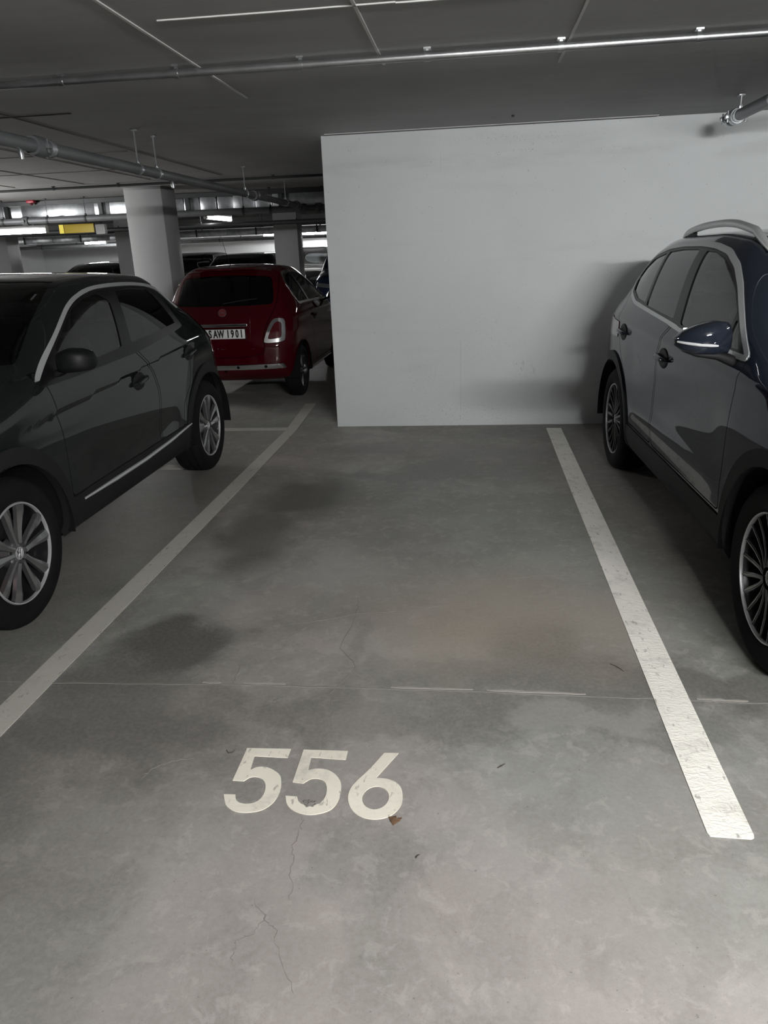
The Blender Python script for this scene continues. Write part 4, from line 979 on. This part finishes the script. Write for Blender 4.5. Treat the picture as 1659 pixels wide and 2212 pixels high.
MB().tube([(surf_x(MR, .35, .28)+.02-.16, -.38, .245), (surf_x(MR, .35, .28)+.005, -.38, .245)], .025, 12).build('exhaust_pipe', SATIN, car_red)
MB().tube([(2.02, -.05, 1.42), (2.10, -.05, 1.50), (2.27, -.05, 1.74)], [.004, .0025, .0015], 6).build('roof_antenna', BLACK, car_red)
MB().rbox((2.33, 0, 1.395), (.13, .66, .018), .008, Matrix.Rotation(.18, 3, 'Y'), 2).build('roof_spoiler', RED['paint'], car_red)
MB().rbox((2.415, 0, 1.382), (.012, .16, .014), .004).build('high_brake_lamp', LAMPGLASS, car_red)
wipe = MB().tube([(surf_x(MR, .0, 1.045)+.012, 0, 1.045), (surf_x(MR, .2, 1.075)+.012, .18, 1.07), (surf_x(MR, .36, 1.08)+.012, .36, 1.085)], .006, 6).build('rear_wiper', BLACK, car_red)

# ---- cars standing farther back, low detail because only their upper halves show
def far_spec(base, paint, zs, ws, tint=TINT):
    s = dict(base); s['lod'] = .36; s['detail'] = False; T = np.array(base['table'], float)
    T[:, 1] *= ws; T[:, [4, 6, 8]] *= ws
    up = T[:, [3, 5, 7, 9]]; T[:, [3, 5, 7, 9]] = up+(np.maximum(up-.85, 0))*zs
    s['table'] = T.tolist(); s['paint'] = paint
    def zt(P): return [(x, z+max(z-.85, 0)*zs) for x, z in P]
    s['dlo'] = zt(base['dlo']); s['side_glass'] = [(n, zt(p), tint) for n, p, _ in base['side_glass']]; s['doors'] = [(n, zt(p), None) for n, p, _ in base['doors']]
    s['rear_glass'] = zt(base['rear_glass']); s['windshield'] = [(x, y*ws) for x, y in base['windshield']]
    s.pop('chrome_path', None); s.pop('chrome_w', None); s.pop('roof', None); s['wy'] = base['wy']*ws
    for k in ('tail', 'front'): s[k] = [(n, zt(p), m, o) for n, p, m, o in base[k]]
    if 'tailgate' in s: s['tailgate'] = zt(base['tailgate'])
    Lr = base['lean_rear']; s['lean_rear'] = zt([(0, 0)]) and [(z+max(z-.85, 0)*zs, l) for z, l in Lr]
    s['wheel'] = base['wheel'][:3]+('small',)
    return s
BLK = paint_mat('black_paint', (.008, .008, .009), .2); ANT = paint_mat('anthracite_paint', (.025, .026, .028), .4); NAVY = paint_mat('navy_paint', (.008, .012, .03), .3); SIL = paint_mat('silver_grey_paint', (.10, .10, .10), .6)
# rz -pi/2: tail towards the viewer, +pi/2: nose towards the viewer; y is that of the front axle
for spx, nm, x, y, rz, lab in [
        (far_spec(TROC, ANT, .02, 1.02), 'parked_hatchback', -9.42, 17.95, math.pi/2, 'low dark grey car far back at the left, above the grey green roof'),
        (far_spec(TIG, BLK, .10, 1.0), 'parked_crossover', -7.42, 18.8, math.pi/2, 'tall black car far back half hidden by the thick column'),
        (far_spec(TIG, BLK, .02, 1.0), 'parked_crossover', -5.42, 20.7, -math.pi/2, 'black car far back seen between the two columns, above the red car'),
        (far_spec(TIG, ANT, .22, 1.0), 'parked_crossover', -5.15, 23.0, math.pi/2, 'grey tall car farthest back on both sides of the thinner column'),
        (far_spec(TIG, NAVY, .30, 1.05), 'parked_van', -2.55, 17.4, math.pi/2, 'dark blue tall car far back at the edge of the partition wall')]:
    build_car(spx, nm, (x, y, 0), rz, lab)

# ------------------------------------------------------------------ lamps
TUBE = {}
def strip_lamp(x, y, z, along_x, es, label, L=1.5):
    r = empty('strip_lamp', (x, y, 0), 0 if along_x else math.pi/2, label, 'lamp', 'strip lamps of the garage')
    hm = mat('lamp_housing_white', (.7, .7, .7), .5)
    MB().rbox((0, 0, z+.045), (L, .060, .05), .008).build('housing', hm, r)
    k = ('tube', es)
    if k not in TUBE: TUBE[k] = mat('lamp_diffuser_%d' % len(TUBE), (.8, .8, .8), .4, emit=(1.0, .995, .985), es=es)
    prof = [(.036*math.cos(t), .036*math.sin(t)) for t in [2*math.pi*i/8 for i in range(8)]]
    b = MB(); b.loft([[(sx*(L/2-.02), px, z-.02+pz) for px, pz in prof] for sx in (-1, 1)]); b.build('diffuser', TUBE[k], r, 60)
    for s in (-1, 1): MB().rbox((s*(L/2-.008), 0, z+.005), (.022, .075, .125), .006).build('end_cap', hm, r)
    for s in (-1, 1): MB().tube([(s*L*.34, 0, z+.065), (s*L*.34, 0, H)], .006, 6).build('suspension', GALV, r)
for a in LAMPS: strip_lamp(*a)

# ------------------------------------------------------------------ pipes, conduits and ducts under the ceiling
def clip(parent, p, r, m, ax):
    b = MB(); d = .012
    if ax == 'x': b.box((p[0], p[1], (p[2]+H)/2), (.014, .012, H-p[2])); b.lathe([(r+.004, -d), (r+.004, d), (r-.001, d), (r-.001, -d)], 14, axis='x', c=p)
    else: b.box((p[0], p[1], (p[2]+H)/2), (.012, .014, H-p[2])); b.lathe([(r+.004, -d), (r+.004, d), (r-.001, d), (r-.001, -d)], 14, axis='y', c=p)
    b.box((p[0], p[1], H-.004), (.035, .035, .008)); return b.build('clip', m, parent)
def run(name, label, x0, x1, y, z, r, m, clips, cm, cat='pipe', ax='x', fixed=None):
    e = empty(name, (0, 0, 0), 0, label, cat)
    P = [(x0, y, z), (x1, y, z)] if ax == 'x' else [(fixed, x0, z), (fixed, x1, z)]
    MB().tube(P, r, 16).build('tube', m, e, 60)
    for c in clips: clip(e, (c, y, z) if ax == 'x' else (fixed, c, z), r, cm, ax)
    return e
def coupling(e, p, r, m, ax='y', L=.09, lugs=True):
    b = MB(); pr = [(r*.95, -L/2), (r*1.35, -L/2), (r*1.5, -L*.25), (r*1.5, L*.25), (r*1.35, L/2), (r*.95, L/2)]
    b.lathe(pr, 20, axis=ax, c=p)
    if lugs:
        for s in (-1, 1):
            c = Vector(p)+Vector((s*r*1.6, 0, 0)) if ax == 'y' else Vector(p)+Vector((0, s*r*1.6, 0)); b.rbox(tuple(c), (.035, .035, .03), .005)
            b.tube([c+Vector((0, 0, -.035)), c+Vector((0, 0, .035))], .006, 6)
    return b.build('coupling', m, e)
def hanger(e, p, r, m, ax='y'):
    b = MB(); b.lathe([(r+.006, -.014), (r+.006, .014), (r+.001, .014), (r+.001, -.014)], 16, axis=ax, c=p)
    b.tube([(p[0], p[1], p[2]+r), (p[0], p[1], H)], .005, 6); b.rbox((p[0], p[1], p[2]+r+.012), (.022, .03, .03), .004); b.rbox((p[0], p[1], H-.006), (.04, .04, .012), .003)
    return b.build('hanger', m, e)
CONDUIT = mat('zinc_conduit', (.50, .51, .52), .30, .95, var=.15, vscale=12)
run('ceiling_conduit', 'thin zinc conduit clipped across the ceiling above the empty bay', -6.8, 6.0, 4.06, 2.383, .0185, CONDUIT, [-3.29, -2.67, -2.06, -1.46, -.835, -.222, .397, 1.01, 1.62, 2.24, 2.85], CONDUIT)
run('ceiling_conduit', 'thin dark conduit across the ceiling before the thick column', -9.5, -.4, 9.60, 2.388, .0150, PIPEDARK, [-8.4-.0, -7.5, -6.6, -5.2, -4.35, -3.4, -2.4, -1.4], PIPEDARK)
e = run('sprinkler_pipe', 'dark grey sprinkler pipe running back over the grey green car', -1.0, 11.19, 0, 2.15, .037, PIPEGREY, [], PIPEGREY, ax='y', fixed=-2.455)
coupling(e, (-2.455, 4.44, 2.15), .037, PIPEGREY, L=.13); coupling(e, (-2.455, 8.9, 2.15), .037, PIPEGREY, L=.10); coupling(e, (-2.455, 11.0, 2.15), .037, PIPEGREY)
coupling(e, (-2.455, 4.56, 2.15), .034, GALV, L=.03, lugs=False)
for y in (2.2, 5.80, 6.15, 8.55, 10.4): hanger(e, (-2.455, y, 2.15), .037, GALV)
MB().lathe([(.001, -.05), (.012, -.05), (.016, -.02), (.010, 0), (.001, 0)], 10, axis='z', c=(-2.455, 4.25, 2.115)).build('sprinkler_head', GALV, e)
MB().lathe([(.001, -.05), (.012, -.05), (.016, -.02), (.010, 0), (.001, 0)], 10, axis='z', c=(-2.455, 6.45, 2.115)).build('sprinkler_head', GALV, e)
e = run('sprinkler_pipe', 'grey sprinkler pipe with end cap over the blue grey crossover', 2.2, 6.0, 0, 2.292, .036, mat('pipe_mid_grey', (.24, .25, .26), .45, .3), [], PIPEGREY, ax='y', fixed=1.772)
coupling(e, (1.772, 5.94, 2.292), .036, GALV, L=.06); coupling(e, (1.772, 6.06, 2.292), .034, GALV, L=.05)
MB().lathe([(.001, .05), (.020, .045), (.036, .02), (.038, 0), (.001, 0)], 18, axis='y', c=(1.772, 6.08, 2.292)).build('end_cap', GALV, e)
MB().tube([(1.772, 2.215, 2.292), (1.772, 2.20, 2.33), (1.772, 2.20, H)], .036, 14).build('added_riser', PIPEGREY, e)  # unseen end piece added where the pipe is cut to shorten its wall shadow
for y in (2.6, 3.9, 5.25, 5.88): hanger(e, (1.772, y, 2.292), .036, GALV)
e = run('main_pipe', 'large grey main pipe crossing behind the thick column', -13.0, -.3, 11.32, 2.118, .045, PIPEGREY, [], PIPEGREY)
for x in (-9.2, -7.0, -6.3, -5.7, -3.3, -2.9, -1.6): hanger(e, (x, 11.32, 2.118), .045, PIPEDARK, 'x')
for x in (-6.65, -2.2): coupling(e, (x, 11.32, 2.118), .045, PIPEGREY, 'x')
coupling(e, (-2.455, 11.32, 2.118), .045, PIPEGREY, 'x', L=.16, lugs=False); MB().tube([(-2.455, 11.20, 2.14), (-2.455, 11.32, 2.118)], .037, 14).build('branch_stub', PIPEGREY, e)
# cable tray and duct over the lane
e = empty('cable_tray', (0, 11.62, 0), 0, 'black cable tray line along the duct under the ceiling', 'tray')
MB().box((-5.8, 0, 2.372), (11.6, .10, .006)).build('tray_bed', PIPEDARK, e, smooth=False)
for s in (-1, 1): MB().box((-5.8, s*.052, 2.38), (11.6, .005, .055)).build('tray_side', PIPEDARK, e, smooth=False)
for x in np.arange(-11, 0, 1.1): MB().box((x, 0, 2.39), (.03, .10, .05)).build('tray_hanger', PIPEDARK, e, smooth=False)
d = empty('air_duct', (0, 12.15, 0), 0, 'galvanised sheet metal air duct under the ceiling along the lane', 'duct')
x = -12.2; k = 0
while x < -.4:
    w = random.choice((.22, .26, .34, .9)) if x > -5.2 else random.choice((.30, .55, 1.2, .25)); b = MB()
    b.rbox((0, 0, 0), (w-.008, .48, .205), .006, Matrix.Rotation(random.uniform(-.05, .05), 3, 'Z') @ Matrix.Rotation(random.uniform(-.03, .03), 3, 'X'))
    o = b.build('duct_section', GALV, d); o.location = (x+w/2, 0, 2.270); x += w; k += 1
for x in (-11.0, -8.9, -7.27, -5.72, -4.33, -2.88, -1.4):
    b = MB(); b.box((x, -.275, 2.275), (.06, .04, .24)); b.box((x, 0, 2.155), (.06, .56, .02)); b.build('duct_bracket', PIPEDARK, d, smooth=False)
d = empty('air_duct', (0, 20.4, 0), 0, 'far pale air duct under the ceiling before the distant wall', 'duct')
for i, x in enumerate(np.arange(-14, -2, .8)):
    o = MB().rbox((0, 0, 0), (.79, .45, .16), .006, Matrix.Rotation(random.uniform(-.05, .05), 3, 'Z')).build('duct_section', GALV, d); o.location = (x, 0, 2.09)
for x in np.arange(-13.6, -2.4, 1.6): b = MB(); b.box((x, -.235, 2.205), (.04, .012, .410)); b.box((x, .235, 2.205), (.04, .012, .410)); b.box((x, 0, 2.006), (.04, .482, .012)); b.build('duct_bracket', PIPEDARK, d, smooth=False)
for nm, y, z, r, xs, lab in [('distant_pipe', 14.3, 2.055, .04, (-9.5, -8.0, -6.6, -5.0, -3.2), 'dark pipe across the lane just below the yellow sign'), ('distant_pipe', 16.2, 2.115, .035, (-10, -8.2, -5.6, -4.4, -3.0), 'dark pipe across the lane before the row of far cars'),
                             ('distant_pipe', 18.6, 2.18, .05, (-11, -9, -6.2, -5), 'dark pipe above the row of far parked cars'), ('distant_pipe', 24.5, 1.98, .05, (-14, -11, -8, -6, -4.6), 'lowest distant pipe crossing before the far wall'),
                             ('distant_pipe', 26.8, 2.08, .04, (-14, -11, -8, -6, -4.6), 'thin distant pipe fixed close to the far wall')]:
    e = run(nm, lab, -15.5, -1.0, y, z, r, PIPEDARK if y < 18 else PIPEGREY, [], PIPEDARK)
    for x in xs: hanger(e, (x, y, z), r, PIPEDARK, 'x')
for y, lab in ((13.0, 'concrete downstand beam over the lane behind the duct'), (19.3, 'concrete downstand beam over the far row of cars')):
    o = slab('ceiling_beam', X0, X1, y+.4, y+.8, H-.20, H+.01, CEILM); tag(o, lab, 'beam')
# signs and small fittings
sg = empty('hanging_sign', (-6.745, 13.0, 0), 0, 'yellow hanging sign with dark frame under the distant duct', 'sign')
MB().rbox((0, .03, 2.055), (.66, .05, .175), .006).build('frame', PIPEDARK, sg)
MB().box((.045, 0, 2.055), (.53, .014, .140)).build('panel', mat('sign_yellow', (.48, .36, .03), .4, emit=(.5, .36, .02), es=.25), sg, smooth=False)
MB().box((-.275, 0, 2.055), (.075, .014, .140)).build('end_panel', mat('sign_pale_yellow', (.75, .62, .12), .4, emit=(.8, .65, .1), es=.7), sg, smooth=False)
for s in (-.25, .25): MB().tube([(s, .03, 2.14), (s, .03, H)], .005, 6).build('suspension', PIPEDARK, sg)
bx = empty('junction_box', (-6.33, 13.05, 0), 0, 'small white box hanging right beside the yellow sign', 'box')
MB().rbox((0, 0, 2.03), (.17, .09, .16), .012).build('casing', mat('box_white', (.6, .61, .62), .5), bx); MB().tube([(0, 0, 2.1), (0, 0, H)], .008, 6).build('suspension', PIPEDARK, bx)
MB().rbox((0, -.046, 2.03), (.12, .006, .11), .004).build('lid', mat('box_lid', (.5, .5, .5), .5), bx)
al = empty('alarm_beacon', (-6.62, 11.50, 0), 0, 'small red alarm box on the ceiling before the duct', 'alarm')
MB().rbox((0, 0, H-.02), (.12, .08, .04), .008).build('base', mat('alarm_red', (.35, .02, .04), .4), al); MB().lathe([(.001, -.03), (.02, -.025), (.03, 0), (.001, 0)], 14, axis='z', c=(0, 0, H-.04)).build('lens', LAMPGLASS, al)
# bolt left in the ceiling and a small anchor plate
o = MB().lathe([(.001, -.012), (.010, -.012), (.012, 0), (.001, 0)], 8, axis='z', c=(0, 0, 0)).build('ceiling_anchor', PIPEDARK); o.location = (.28, 6.2, H); tag(o, 'tiny dark anchor stub on the ceiling just before the partition', 'anchor')
